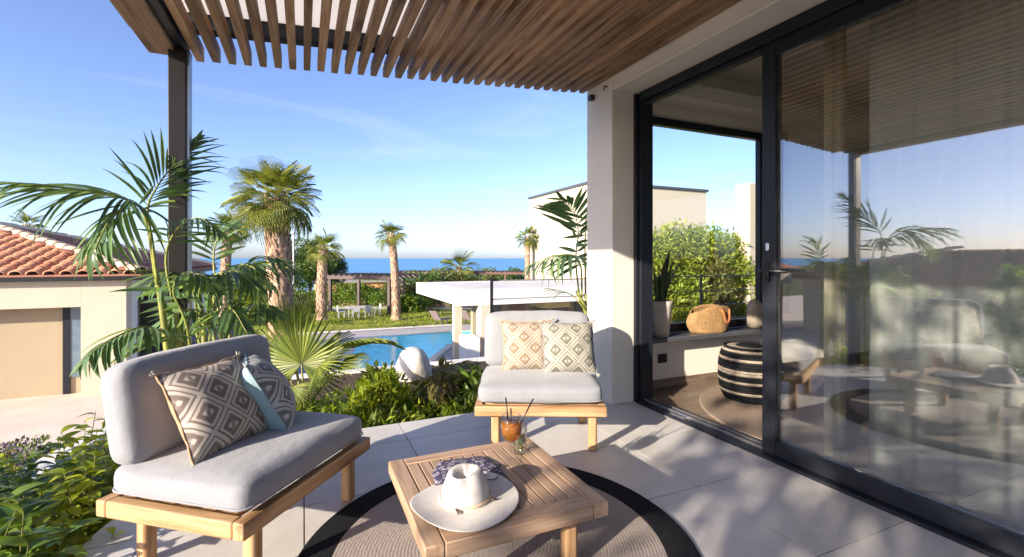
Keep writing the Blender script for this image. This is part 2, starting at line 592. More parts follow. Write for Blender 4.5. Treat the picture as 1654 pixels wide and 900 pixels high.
def m_curtain(name, col, alpha):
    m, n, l, b = new_mat(name)
    n.remove(b)
    d = n.new('ShaderNodeBsdfDiffuse')
    d.inputs[0].default_value = (*col, 1)
    tl = n.new('ShaderNodeBsdfTranslucent')
    tl.inputs[0].default_value = (*col, 1)
    tp = n.new('ShaderNodeBsdfTransparent')
    a = n.new('ShaderNodeMixShader')
    a.inputs[0].default_value = 0.35
    l.new(d.outputs[0], a.inputs[1])
    l.new(tl.outputs[0], a.inputs[2])
    mx = n.new('ShaderNodeMixShader')
    mx.inputs[0].default_value = alpha
    l.new(a.outputs[0], mx.inputs[1])
    l.new(tp.outputs[0], mx.inputs[2])
    l.new(mx.outputs[0], n['Material Output'].inputs[0])
    return m


SHEER = m_curtain('sheer_voile', (0.86, 0.87, 0.80), 0.06)
DRAPE = m_curtain('cream_drape', (0.70, 0.66, 0.50), 0.0)
GREYDRAPE = m_curtain('grey_drape', (0.32, 0.29, 0.27), 0.0)


def m_polycarb():
    m, n, l, b = new_mat('opal_roof_sheet')
    b.inputs['Base Color'].default_value = (0.86, 0.85, 0.82, 1)
    b.inputs['Roughness'].default_value = 0.5
    tl = n.new('ShaderNodeBsdfTranslucent')
    tl.inputs[0].default_value = (0.88, 0.86, 0.82, 1)
    mx = n.new('ShaderNodeMixShader')
    mx.inputs[0].default_value = 0.7
    l.new(b.outputs[0], mx.inputs[1])
    l.new(tl.outputs[0], mx.inputs[2])
    l.new(mx.outputs[0], n['Material Output'].inputs[0])
    return m


OPAL = m_polycarb()


def m_water():
    m, n, l, b = new_mat('pool_water_surface')
    v = coords(n, l)
    t = tex_noise(n, l, v, 0.35, 3)
    c = ramp(n, l, t.outputs[0], [(0.35, (0.01, 0.62, 0.78)), (0.65, (0.06, 0.82, 0.92))])
    l.new(c, b.inputs['Base Color'])
    b.inputs['Roughness'].default_value = 0.03
    b.inputs['IOR'].default_value = 1.2
    t2 = tex_noise(n, l, v, 2.2, 3)
    bump(n, l, b, t2.outputs[0], 0.30, 0.06)
    return m


def m_sea():
    m, n, l, b = new_mat('sea_surface')
    v = coords(n, l)
    t = tex_noise(n, l, v, 0.004, 6)
    c = ramp(n, l, t.outputs[0], [(0.35, (0.10, 0.28, 0.50)), (0.65, (0.125, 0.32, 0.56))])
    l.new(c, b.inputs['Base Color'])
    b.inputs['Roughness'].default_value = 0.6
    b.inputs['Specular IOR Level'].default_value = 0.15
    return m


POOLW = m_water()
SEA = m_sea()
POOLTILE = m_plain('pool_lining', (0.05, 0.38, 0.55), 0.5, 0, 0.1)

# ------------------------------------------------------------------ mesh helpers


def tag(o, label=None, cat=None, group=None, kind=None):
    if label:
        o['label'] = label
    if cat:
        o['category'] = cat
    if group:
        o['group'] = group
    if kind:
        o['kind'] = kind
    return o


def empty(name, loc=(0, 0, 0), rz=0.0):
    o = bpy.data.objects.new(name, None)
    o.empty_display_size = 0.1
    o.location = loc
    o.rotation_euler = (0, 0, rz)
    COL.objects.link(o)
    return o


def thing(name, label, cat, loc=(0, 0, 0), rz=0.0, group=None):
    return tag(empty(name, loc, rz), label, cat, group)


def link(name, me, parent=None, mat=None, loc=None):
    o = bpy.data.objects.new(name, me)
    COL.objects.link(o)
    if parent is not None:
        o.parent = parent
    if loc is not None:
        o.location = loc
    return o


def me_from(name, verts, faces, mat, smooth=False, uvs=None):
    me = bpy.data.meshes.new(name)
    me.from_pydata([tuple(v) for v in verts], [], faces)
    if mat is not None:
        for mm in (mat if isinstance(mat, (list, tuple)) else [mat]):
            me.materials.append(mm)
    if smooth:
        me.polygons.foreach_set('use_smooth', [True] * len(me.polygons))
    if uvs is not None:
        lay = me.uv_layers.new(name='UVMap')
        for lp in me.loops:
            lay.data[lp.index].uv = uvs[lp.vertex_index]
    me.update()
    return me


class MB:
    def __init__(self):
        self.v, self.f = [], []

    def add(self, verts, faces, M=None):
        k = len(self.v)
        for p in verts:
            p = Vector(p)
            self.v.append(M @ p if M else p)
        self.f += [tuple(i + k for i in f) for f in faces]
        return self

    def box(self, lo, hi, M=None):
        x0, y0, z0 = lo
        x1, y1, z1 = hi
        vs = [(x0, y0, z0), (x1, y0, z0), (x1, y1, z0), (x0, y1, z0), (x0, y0, z1), (x1, y0, z1), (x1, y1, z1), (x0, y1, z1)]
        return self.add(vs, [(0, 3, 2, 1), (4, 5, 6, 7), (0, 1, 5, 4), (1, 2, 6, 5), (2, 3, 7, 6), (3, 0, 4, 7)], M)

    def cbox(self, c, s, M=None):
        return self.box([c[i] - s[i] / 2 for i in range(3)], [c[i] + s[i] / 2 for i in range(3)], M)

    def prism(self, poly, z0, z1):
        n = len(poly)
        vs = [(x, y, z0) for x, y in poly] + [(x, y, z1) for x, y in poly]
        fs = [tuple(range(n - 1, -1, -1)), tuple(range(n, 2 * n))]
        fs += [(i, (i + 1) % n, n + (i + 1) % n, n + i) for i in range(n)]
        return self.add(vs, fs)

    def tube(self, pts, rad, n=8, cap=True):
        pts = [Vector(p) for p in pts]
        m = len(pts)
        if not hasattr(rad, '__len__'):
            rad = [rad] * m
        vs, fs = [], []
        up = Vector((0.13, 0.21, 0.97))
        for i, p in enumerate(pts):
            t = (pts[min(i + 1, m - 1)] - pts[max(i - 1, 0)])
            t = t.normalized() if t.length > 1e-9 else Vector((0, 0, 1))
            a = t.cross(up)
            if a.length < 0.05:
                a = t.cross(Vector((1, 0, 0)))
            a.normalize()
            b = t.cross(a)
            for k in range(n):
                ang = 2 * math.pi * k / n
                vs.append(p + (a * math.cos(ang) + b * math.sin(ang)) * rad[i])
        for i in range(m - 1):
            for k in range(n):
                k2 = (k + 1) % n
                fs.append((i * n + k, i * n + k2, (i + 1) * n + k2, (i + 1) * n + k))
        if cap:
            fs.append(tuple(range(n - 1, -1, -1)))
            fs.append(tuple((m - 1) * n + k for k in range(n)))
        return self.add(vs, fs)

    def lathe(self, prof, n=32, c=(0, 0, 0), sx=1.0, sy=1.0):
        vs, fs = [], []
        m = len(prof)
        for r, z in prof:
            for k in range(n):
                a = 2 * math.pi * k / n
                vs.append((c[0] + r * sx * math.cos(a), c[1] + r * sy * math.sin(a), c[2] + z))
        for i in range(m - 1):
            for k in range(n):
                k2 = (k + 1) % n
                fs.append((i * n + k, i * n + k2, (i + 1) * n + k2, (i + 1) * n + k))
        return self.add(vs, fs)

    def build(self, name, mat, parent=None, smooth=False, bevel=0.0, loc=None, seg=2):
        o = link(name, me_from(name, self.v, self.f, mat, smooth), parent, loc=loc)
        if bevel:
            bm = o.modifiers.new('edge', 'BEVEL')
            bm.width = bevel
            bm.segments = seg
            bm.limit_method = 'ANGLE'
            if smooth is False:
                o.data.polygons.foreach_set('use_smooth', [True] * len(o.data.polygons))
                try:
                    o.data.set_sharp_from_angle(angle=R(35))
                except Exception:
                    pass
        return o


def boxpart(name, lo, hi, mat, parent=None, bevel=0.0):
    return MB().box(lo, hi).build(name, mat, parent, bevel=bevel)


def clip_poly(poly, clip):
    """Sutherland-Hodgman against a convex counter-clockwise outline."""
    out = poly
    n = len(clip)
    for i in range(n):
        ax, ay = clip[i]
        bx, by = clip[(i + 1) % n]
        inp, out = out, []
        if not inp:
            return []

        def side(p):
            return (bx - ax) * (p[1] - ay) - (by - ay) * (p[0] - ax)
        for j in range(len(inp)):
            p, q = inp[j], inp[(j + 1) % len(inp)]
            sp, sq = side(p), side(q)
            if sp >= 0:
                out.append(p)
            if sp * sq < 0:
                t = sp / (sp - sq)
                out.append((p[0] + t * (q[0] - p[0]), p[1] + t * (q[1] - p[1])))
    return out


def catmull(pts, n):
    pts = [Vector(p) for p in pts]
    P = [pts[0] * 2 - pts[1]] + pts + [pts[-1] * 2 - pts[-2]]
    out = []
    m = len(pts) - 1
    for k in range(n + 1):
        s = k / n * m
        i = min(int(s), m - 1)
        t = s - i
        a, b, c, d = P[i], P[i + 1], P[i + 2], P[i + 3]
        out.append(0.5 * ((2 * b) + (c - a) * t + (2 * a - 5 * b + 4 * c - d) * t * t + (3 * b - a - 3 * c + d) * t ** 3))
    return out


def leaf_mesh(name, L, W, curl, fold, mat, seg=4, shape=0.45):
    """One curved, folded leaf along +Y, its face towards +Z."""
    vs, fs = [], []
    for i in range(seg + 1):
        t = i / seg
        w = W * 0.5 * (math.sin(math.pi * min(1, max(0.03, t ** (0.75 + 0 * shape)))) ** 0.8 if 0 < t < 1 else 0.04)
        y = L * t * (1 - 0.18 * curl * t)
        z = -curl * L * t * t * 0.6
        vs += [(-w, y, z + fold * w), (0, y, z), (w, y, z + fold * w)]
    for i in range(seg):
        a = i * 3
        fs += [(a, a + 1, a + 4, a + 3), (a + 1, a + 2, a + 5, a + 4)]
    return me_from(name, vs, fs, mat, True)


def axes(d, nrm):
    d = d.normalized()
    x = d.cross(nrm)
    if x.length < 1e-4:
        x = d.cross(Vector((1, 0.3, 0)))
    x.normalize()
    z = x.cross(d)
    return Matrix((x, d, z)).transposed()


def leaf_cloud(name, mat, blobs, count, L, W, parent=None, droop=0.2, curl=0.25, shell=0.55, seed=0, up=0.35):
    """A foliage mass: many small folded leaves scattered through irregular lobes."""
    g = np.random.default_rng(seed + 11)
    blobs = [(np.array(c, float), np.array(r, float)) for c, r in blobs]
    wts = np.array([r[0] * r[1] + r[1] * r[2] + r[0] * r[2] for _, r in blobs])
    idx = g.choice(len(blobs), size=count, p=wts / wts.sum())
    C = np.array([b[0] for b in blobs])[idx]
    RR = np.array([b[1] for b in blobs])[idx]
    d = g.normal(size=(count, 3))
    d /= np.linalg.norm(d, axis=1)[:, None]
    rad = shell + (1 - shell) * g.random(count) ** 0.5
    rad *= 0.82 + 0.36 * g.random(count)
    # clumps: pull leaves towards random twig ends
    P = C + d * RR * rad[:, None]
    out = d.copy()
    out[:, 2] += up - droop * 2 * g.random(count)
    out += 0.75 * g.normal(size=(count, 3))
    out /= np.linalg.norm(out, axis=1)[:, None]
    nr = d * 0.6 + np.array([0, 0, 0.8]) + 0.55 * g.normal(size=(count, 3))
    x = np.cross(out, nr)
    x /= (np.linalg.norm(x, axis=1)[:, None] + 1e-9)
    z = np.cross(x, out)
    s = 0.6 + 0.7 * g.random(count)
    LL = (L * s)[:, None]
    WW = (W * s * 0.5)[:, None]
    tl = np.array([0, 0.5, 1.0])
    k0 = P
    k1 = P + out * LL * 0.5 + z * (-curl * LL * 0.12)
    k2 = P + out * LL - z * curl * LL * 0.5
    a = k1 - x * WW + z * WW * 0.35
    b = k1 + x * WW + z * WW * 0.35
    V = np.stack([k0, a, k1, b, k2], axis=1).reshape(-1, 3)
    base = np.arange(count)[:, None] * 5
    T = np.array([[0, 2, 1], [0, 3, 2], [1, 2, 4], [2, 3, 4]])
    Fc = (base[:, :, None] + T[None]).reshape(-1, 3)
    me = bpy.data.meshes.new(name)
    me.vertices.add(len(V))
    me.vertices.foreach_set('co', V.ravel())
    me.loops.add(len(Fc) * 3)
    me.loops.foreach_set('vertex_index', Fc.ravel().astype(np.int32))
    me.polygons.add(len(Fc))
    me.polygons.foreach_set('loop_start', np.arange(0, len(Fc) * 3, 3, dtype=np.int32))
    me.polygons.foreach_set('use_smooth', np.ones(len(Fc), dtype=bool))
    me.update(calc_edges=True)
    me.validate()
    me.materials.append(mat)
    return link(name, me, parent)


def lobes(rx, ry, rz, n, seed, low=0.25):
    g = random.Random(seed)
    out = [((0, 0, rz), (rx * 0.62, ry * 0.62, rz * 0.75))]
    for k in range(n):
        a = g.uniform(0, 6.28)
        q = g.uniform(0.35, 0.75)
        h = g.uniform(low, 1.6)
        s = g.uniform(0.28, 0.5)
        out.append(((rx * q * math.cos(a), ry * q * math.sin(a), rz * h), (rx * s, ry * s, rz * s)))
    return out


# ------------------------------------------------------------------ setting: ground, sea, terraces, water
def sheet(name, poly, z, mat, parent=None):
    return tag(link(name, me_from(name, [(x, y, z) for x, y in poly], [tuple(range(len(poly)))], mat), parent), kind='structure')


def pix_poly(pts, z):
    return [tuple(gnd(u, v, z)[:2]) for u, v in pts]


# ground: near land flat, sloping down to the shore beyond the pergola
gv, gf = [], []
ys = [-4000, -200, -30, 0, 20, 40, 62, 90, 140, 230, 420]
zs = [-3.35, -3.35, -3.35, -3.35, -3.35, -3.35, -3.5, -6.5, -12, -20, -30]
xs = [-5000, -400, -60, -20, 0, 20, 60, 400, 5000]
fdir = Vector((SY, CY, 0))
sdir = Vector((CY, -SY, 0))
for y, z in zip(ys, zs):
    for x in xs:
        p = fdir * y + sdir * x
        gv.append((p.x, p.y, z))
for j in range(len(ys) - 1):
    for i in range(len(xs) - 1):
        a = j * len(xs) + i
        gf.append((a, a + 1, a + len(xs) + 1, a + len(xs)))
tag(link('ground', me_from('ground', gv, gf, SCRUB, True)), kind='structure')
sv = [(fdir * y + sdir * x) for y in (300, 45000) for x in (-60000, 60000)]
tag(link('sea', me_from('sea', [(p.x, p.y, -26) for p in sv], [(0, 1, 3, 2)], SEA)), kind='structure')

POOL_Z = -3.2
sheet('pool_deck', pix_poly([(330, 548), (470, 537), (745, 519), (1100, 519), (1400, 640), (900, 760), (560, 760), (380, 700)], POOL_Z), POOL_Z, DECK)
lawn = pix_poly([(280, 545), (430, 541.5), (742, 524), (1050, 519), (1050, 494), (700, 497.5), (380, 492), (280, 500)], POOL_Z)
sheet('lawn', lawn, POOL_Z + 0.012, GRASS)
lg = np.random.default_rng(3)
lq = lg.random((260, 2))
lc = [lawn[1], lawn[2], lawn[5], lawn[6]]
tufts = []
for a_, b_ in lq:
    p = Vector(lc[0]).lerp(Vector(lc[1]), a_).lerp(Vector(lc[3]).lerp(Vector(lc[2]), a_), b_)
    tufts.append(((p.x, p.y, POOL_Z), (0.9, 0.9, 0.09)))
tag(leaf_cloud('lawn_grass', LIMELEAF, tufts, 9000, 0.16, 0.05, seed=77, up=1.2), kind='stuff')
sheet('kerb_strip', pix_poly([(440, 541), (742, 523.5), (742, 526), (440, 544)], POOL_Z), POOL_Z + 0.03, PALE)
sheet('gravel_path', pix_poly([(520, 503), (640, 499), (780, 500), (780, 488), (640, 486), (520, 489)], POOL_Z), POOL_Z + 0.024, PALE)
pz = POOL_Z + 0.02
pool = [gnd(583, 547, pz), gnd(735, 536.5, pz), gnd(800, 533, pz), gnd(815, 551, pz), gnd(722, 559, pz), gnd(700, 575, pz), gnd(650, 612, pz), gnd(545, 618, pz)]
pool = [(p.x, p.y) for p in pool]
sheet('pool_water', pool, pz, POOLW)
# pool coping: a real rim round the water
rim = MB()
cen = Vector((sum(p[0] for p in pool) / len(pool), sum(p[1] for p in pool) / len(pool)))
for i in range(len(pool)):
    a, b = Vector(pool[i]), Vector(pool[(i + 1) % len(pool)])
    d = (b - a).normalized()
    nn = Vector((d.y, -d.x))
    if nn.dot(a - cen) < 0:
        nn = -nn
    rim.prism([tuple(a), tuple(b), tuple(b + nn * 0.3), tuple(a + nn * 0.3)], POOL_Z + 0.004, POOL_Z + 0.05 + 0.002 * i)
tag(rim.build('pool_coping', PALE), kind='structure')

YARD_Z = -1.75
yard = MB()
yard.prism([(-40, -30), (-1.75, -30), (-1.75, 4.6), (-2.2, 7.5), (-2.2, 24), (-40, 24)], YARD_Z - 1.6, YARD_Z)
tag(yard.build('paved_yard', PAVE), kind='structure')

# terrace: slab with a rounded corner, bed of soil round it, curved retaining kerb
def rounded(r, inset=0.0, x0=-0.82, y1=3.30, x1=2.46, y0=-2.6, n=14):
    cx, cy = x0 + 1.02, y1 - 1.02
    pts = [(x1, y0), (x1, y1 - inset)]
    for k in range(n + 1):
        a = math.pi / 2 + k / n * math.pi / 2
        pts.append((cx + (r - inset) * math.cos(a), cy + (r - inset) * math.sin(a)))
    pts.append((x0 + inset, y0))
    return pts


outline = rounded(1.02)
slab = MB().prism(outline, -1.9, -0.012)
terrace = tag(slab.build('terrace_floor', TILE_GROUT), kind='structure')
inner = rounded(1.02, 0.004)
S = 0.603
for ix in range(-2, 5):
    for iy in range(-7, 5):
        x0, y0 = 0.003 + ix * S, 1.165 - 0.603 + iy * S
        g = 0.0028
        pl = clip_poly([(x0 + g, y0 + g), (x0 + S - g, y0 + g), (x0 + S - g, y0 + S - g), (x0 + g, y0 + S - g)], inner)
        if len(pl) > 2:
            tp = MB().prism(pl, -0.03, random.uniform(-0.0005, 0.0005))
            tp.build('floor_tile', TILE, terrace)

bed_poly = [(-1.62, -2.6), (-1.62, 3.9)]
for k in range(11):
    a = math.pi - k / 10 * math.pi / 2
    bed_poly.append((0.1 + 1.72 * math.cos(a), 3.9 + 2.4 * math.sin(a)))
bed_poly += [(3.4, 6.3), (6.5, 6.3), (6.5, 3.2), (2.46, 3.2), (2.46, 3.0), (-0.7, 3.0), (-0.7, -2.6)]
bed = MB().prism(bed_poly[::-1], -1.9, -0.33)
tag(bed.build('planting_bed', SOIL), kind='structure')
kerb = MB()
outer_in = bed_poly[:14]
kp = [Vector(p) for p in outer_in]
prev = None
for i, p in enumerate(kp):
    t = (kp[min(i + 1, len(kp) - 1)] - kp[max(i - 1, 0)]).normalized()
    nn = Vector((-t.y, t.x))
    q = [(p.x, p.y, -1.95), (p.x, p.y, -0.31), (p.x + nn.x * 0.2, p.y + nn.y * 0.2, -0.31), (p.x + nn.x * 0.2, p.y + nn.y * 0.2, -1.95)]
    k = len(kerb.v)
    kerb.v += [Vector(x) for x in q]
    if prev is not None:
        for a, b in ((0, 1), (1, 2), (2, 3), (3, 0)):
            kerb.f.append((prev + a, prev + b, k + b, k + a))
    prev = k
tag(kerb.build('garden_kerb_wall', WHITE, bevel=0.015), 'curved white rendered kerb wall round the planting bed', 'garden wall')

# ------------------------------------------------------------------ the villa with the sliding door
WX, GX = 2.22, 2.50                                     # outer face, glass plane
villa = thing('villa', 'cream rendered villa with large sliding glass door facing the terrace', 'house', (GX, 0, 0))
villa_o = Vector((GX, 0, 0))


def vbox(name, lo, hi, mat, parent=None, bevel=0.0):
    p = parent or villa
    off = villa_o
    lo2 = [lo[i] - off[i] for i in range(3)]
    hi2 = [hi[i] - off[i] for i in range(3)]
    return boxpart(name, lo2, hi2, mat, p, bevel)


vbox('corner_pillar', (WX, 3.04, -1.9), (2.62, 3.40, 3.4), CREAM, bevel=0.008)
vbox('lintel', (WX, -3.0, 2.47), (2.70, 3.038, 3.4), CREAM, bevel=0.008)
WL, WR, WB, WT = 2.72, 4.30, 0.50, 2.42                 # back window opening
vbox('wall', (2.622, 3.25, -1.9), (7.2, 3.40, 0.46), CREAM_IN)
vbox('wall', (2.622, 3.25, WT), (7.2, 3.40, 3.4), CREAM_IN)
vbox('wall', (WR, 3.25, 0.462), (7.2, 3.40, WT - 0.002), CREAM_IN)
vbox('wall', (7.202, 2.2, -1.9), (7.4, 3.4, 3.4), CREAM_IN)
vbox('wall', (7.202, -3.0, -1.9), (7.4, -2.4, 3.4), CREAM_IN)
vbox('wall', (7.202, -2.398, 2.5), (7.4, 2.198, 3.4), CREAM_IN)
vbox('wall', (7.202, -2.398, -1.9), (7.4, 2.198, 0.3), CREAM_IN)
fill_window = vbox('window', (7.27, -2.398, 2.43), (7.33, 2.198, 2.498), METAL)  # unseen window, added to let more light in behind the curtains
vbox('frame', (7.27, -2.398, 0.302), (7.33, 2.198, 0.36), METAL, fill_window)
for y_ in (-2.398, -0.13, 2.138):
    vbox('frame', (7.272, y_, 0.362), (7.328, y_ + 0.06, 2.428), METAL, fill_window)
for y_ in (-2.336, -0.068):
    vbox('pane', (7.297, y_, 0.362), (7.303, y_ + 2.2, 2.428), WINPANE, fill_window)
vbox('wall', (2.5, -3.2, -1.9), (7.4, -3.002, 3.4), CREAM_IN)
vbox('ceiling', (2.702, -3.0, 2.86), (7.2, 3.248, 3.1), CREAM_IN)
vbox('pelmet', (2.63, 2.98, 2.50), (7.198, 3.245, 2.62), CREAM_IN)
vbox('roof', (2.0, -3.3, 3.41), (7.6, 3.5, 3.6), DARKGREY)
win = vbox('window', (WL, 3.30, WT - 0.07), (WR, 3.36, WT - 0.004), METAL)
vbox('frame', (WL - 0.09, 3.30, 0.472), (WL - 0.002, 3.36, WT - 0.004), METAL, win)
vbox('frame', (WR - 0.07, 3.302, WB + 0.05), (WR - 0.002, 3.358, WT - 0.072), METAL, win)
vbox('frame', (WL, 3.30, 0.472), (WR, 3.36, WB + 0.048), METAL, win)
vbox('pane', (WL, 3.327, WB + 0.05), (WR - 0.072, 3.333, WT - 0.072), WINPANE, win)
vbox('window_sill', (2.63, 3.10, 0.43), (WR + 0.3, 3.298, 0.468), SILL, bevel=0.004)
soc = vbox('wall_socket', (2.86, 3.238, 0.22), (2.96, 3.249, 0.30), BLACK, bevel=0.004)
# sliding door: fixed jamb, head, track, one sash pushed open
door = vbox('sliding_door', (2.46, 2.985, 0.0), (2.58, 3.037, 2.468), METAL, bevel=0.003)
vbox('jamb', (2.425, 3.005, 0.0), (2.458, 3.036, 2.466), METAL, door, 0.003)
vbox('head_rail', (2.44, -3.0, 2.395), (2.58, 2.983, 2.467), METAL, door, 0.003)
vbox('head_rail', (2.462, -3.0, 2.362), (2.505, 2.983, 2.393), METAL, door, 0.003)
vbox('track', (2.41, -3.0, -0.008), (2.60, 2.983, 0.018), METAL, door, 0.003)
vbox('track', (2.478, 1.80, 0.019), (2.486, 2.98, 0.034), SILVER, door)
vbox('track', (2.535, 1.80, 0.019), (2.543, 2.98, 0.034), SILVER, door)
vbox('track_stop', (2.43, 2.50, 0.019), (2.477, 2.63, 0.030), SILVER, door)
vbox('stile', (2.455, 1.82, 0.02), (2.512, 1.905, 2.36), METAL, door, 0.003)
vbox('bottom_rail', (2.455, -3.0, 0.02), (2.512, 1.818, 0.105), METAL, door, 0.003)
vbox('top_rail', (2.455, -3.0, 2.31), (2.512, 1.818, 2.36), METAL, door, 0.003)
vbox('pane', (2.478, -3.0, 0.106), (2.490, 1.819, 2.309), PANE, door)
hd = MB()
hd.cbox((-0.055, 1.865, 1.07), (0.012, 0.028, 0.11))
hd.tube([(-0.06, 1.865, 1.08), (-0.10, 1.865, 1.08)], 0.010, 10)
hd.tube([(-0.098, 1.885, 1.08), (-0.10, 1.865, 1.08), (-0.10, 1.71, 1.076)], 0.0085, 10)
hd.build('handle', BLACK, door, smooth=True)
lk = MB()
lk.cbox((-0.049, 1.868, 1.215), (0.006, 0.022, 0.045))
lk.build('lock', SILVER, door, bevel=0.004)
# room floor boards
room = tag(boxpart('room_floor', (2.602, -3.0, -0.3), (7.2, 3.248, -0.014), TILE_GROUT), kind='structure')
for k in range(32):
    y = 3.245 - k * 0.195
    if y - 0.192 < -3:
        break
    boxpart('floor_board', (2.604, y - 0.192, -0.02), (7.198, y, 0.0), FLOORWOOD, room)
sk = boxpart('skirting_board', (2.624, 3.228, 0.001), (7.19, 3.249, 0.075), FLOORWOOD, villa)
sk.location = -villa_o

# room contents
rr = thing('round_room_rug', 'round beige jute rug on the floor inside the room', 'rug', (3.62, 2.12, 0.001))
MB().lathe([(0.0, 0.012), (0.98, 0.012), (1.0, 0.008), (1.0, 0.0)], 72).build('pile', JUTE_IN, rr, True)


def pouf():
    t = thing('pouf', 'round black and beige striped jute pouf inside the doorway', 'pouf', (3.31, 2.68, 0.014))
    prof_r, H_ = 0.24, 0.43
    rows = 20
    for k in range(rows):
        zc = (k + 0.5) / rows
        rad = prof_r * (0.80 + 0.20 * (1 - abs(2 * zc - 1) ** 2.6))
        mat = POUF_BEIGE if k in (3, 7, 10, 11, 15, 18) else POUF_BLACK
        b = MB()
        rr_ = H_ / rows * 0.56
        ring = [(rad - rr_ + rr_ * math.cos(a), zc * H_ + rr_ * math.sin(a)) for a in [i * 2 * math.pi / 8 for i in range(9)]]
        b.lathe(ring, 48)
        b.build('braid', mat, t, True)
    prof = [(0.0, H_ - 0.012)]
    for k in range(7):
        prof.append((0.07 + k * 0.022, H_ - 0.004 - (0.006 if k % 2 else 0)))
    MB().lathe([(prof_r * .8, 0.0), (prof_r * .78, H_ * .5), (prof_r * 0.8, H_ - 0.03), (0.165, H_ - 0.006), (0.08, H_ - 0.01), (0, H_ - 0.02)], 40).build('top_braid', POUF_BEIGE, t, True)
    MB().lathe([(0.105, H_ - 0.004), (0.085, H_ + 0.008), (0.05, H_ + 0.004), (0.0, H_ + 0.002)], 32).build('top_disc', POUF_BLACK, t, True)


pouf()

# pot with snake plant
pot_c = at(1073, 520, 4.02)
pot = thing('plant_pot', 'tapered off-white planter on the sill behind the door jamb', 'plant pot', (2.84, 3.19, 0.469))
MB().lathe([(0.0, 0.0), (0.07, 0.0), (0.098, 0.27), (0.103, 0.31), (0.094, 0.312), (0.088, 0.27), (0.0, 0.265)], 28).build('pot_body', m_plain('washed_pot', (0.52, 0.47, 0.41), 0.9, 0, 0.15, 20, 0.4, 90), pot, True)
sn = thing('snake_plant', 'upright sword-leaved snake plant in the sill planter', 'plant', (2.84, 3.19, 0.735))
SNAKE = m_leaf('snake_leaf', (0.06, 0.10, 0.035), (0.13, 0.16, 0.05), 0.4, 0.1, False)
for k in range(9):
    a = k * 2.4
    hgt = random.uniform(0.28, 0.55)
    lean = random.uniform(0.02, 0.16)
    vs, fs = [], []
    bx, by = 0.035 * math.cos(a), 0.035 * math.sin(a)
    for i in range(7):
        t = i / 6
        w = 0.026 * (1 - t ** 3) + 0.001
        px, py = bx + lean * t * t * math.cos(a), by + lean * t * t * math.sin(a)
        sx, sy_ = -math.sin(a + 0.6 * t), math.cos(a + 0.6 * t)
        for q, th in ((-1, 0), (0, 0.006), (1, 0), (0, -0.006)):
            vs.append((px + sx * w * q + math.cos(a) * th, py + sy_ * w * q + math.sin(a) * th, hgt * t))
    for i in range(6):
        for q in range(4):
            fs.append((i * 4 + q, i * 4 + (q + 1) % 4, i * 4 + 4 + (q + 1) % 4, i * 4 + 4 + q))
    link('leaf', me_from('snake_leaf', vs, fs, SNAKE, True), sn)

# jute bag on the sill
bagp = (3.42, 3.2, 0.469)
bag = thing('jute_bag', 'golden woven jute bag slumped on the window sill', 'bag', bagp, R(-4))
vs, fs = [], []
NB, NH = 36, 12
for j in range(NH + 1):
    t = j / NH
    for i in range(NB):
        a = 2 * math.pi * i / NB
        rx = 0.235 * (0.80 + 0.25 * math.sin(math.pi * min(1, t * 0.9)))
        ry = 0.095 * (1.0 - 0.15 * t)
        wob = 1 + 0.035 * math.sin(5 * a + 3 * t) + 0.02 * math.sin(9 * a)
        z = 0.225 * t * (1 + 0.10 * math.cos(a) - 0.09 * math.cos(2 * a) * t)
        vs.append((rx * wob * math.cos(a), ry * wob * math.sin(a), z))
for j in range(NH):
    for i in range(NB):
        fs.append((j * NB + i, j * NB + (i + 1) % NB, (j + 1) * NB + (i + 1) % NB, (j + 1) * NB + i))
fs.append(tuple(range(NB - 1, -1, -1)))
bo = link('bag_body', me_from('bag_body', vs, fs, BAGJUTE, True), bag)
so = bo.modifiers.new('thick', 'SOLIDIFY')
so.thickness = 0.01
for s in (-1, 1):
    MB().tube(catmull([(0.02 + 0.05, -0.07 * s, 0.21), (0.06, -0.11 * s, 0.19), (0.09, -0.115 * s, 0.10), (0.13, -0.11 * s, 0.12), (0.17, -0.07 * s, 0.21)], 14), 0.011, 8).build('handle', m_plain('rust_cord', (0.36, 0.14, 0.05), 0.9, 0, 0.3, 60) if s == 1 else BAGJUTE, bag, True)

# curtains
def curtain(name, label, x, y0, y1, z0, z1, mat, folds, amp, seed=0, axis='y'):
    g = random.Random(seed)
    n = int(folds * 12)
    vs, fs = [], []
    ph = [g.uniform(0, 6) for _ in range(3)]
    rows = [0, 0.3, 0.6, 1.0]
    for r_ in rows:
        for i in range(n + 1):
            t = i / n
            a = t * folds * 2 * math.pi
            d = amp * (math.sin(a) + 0.35 * math.sin(2.1 * a + ph[0]) + 0.5 * math.sin(0.37 * a + ph[1])) * (0.8 + 0.2 * r_)
            along = y0 + (y1 - y0) * t + 0.3 * amp * math.cos(a)
            p = (x + d, along) if axis == 'y' else (along, x + d)
            vs.append((p[0], p[1], z1 + (z0 - z1) * r_))
    for j in range(len(rows) - 1):
        for i in range(n):
            fs.append((j * (n + 1) + i, j * (n + 1) + i + 1, (j + 1) * (n + 1) + i + 1, (j + 1) * (n + 1) + i))
    t = thing(name, label, 'curtain')
    o = link('cloth', me_from(name, vs, fs, mat, True), t)
    so = o.modifiers.new('thick', 'SOLIDIFY')
    so.thickness = 0.002
    rod = MB()
    if axis == 'y':
        rod.tube([(x, y0, z1 + 0.012), (x, y1, z1 + 0.012)], 0.011, 8)
    else:
        rod.tube([(y0, x, z1 + 0.012), (y1, x, z1 + 0.012)], 0.011, 8)
    rod.build('rail', SILVER, t, True)
    return t


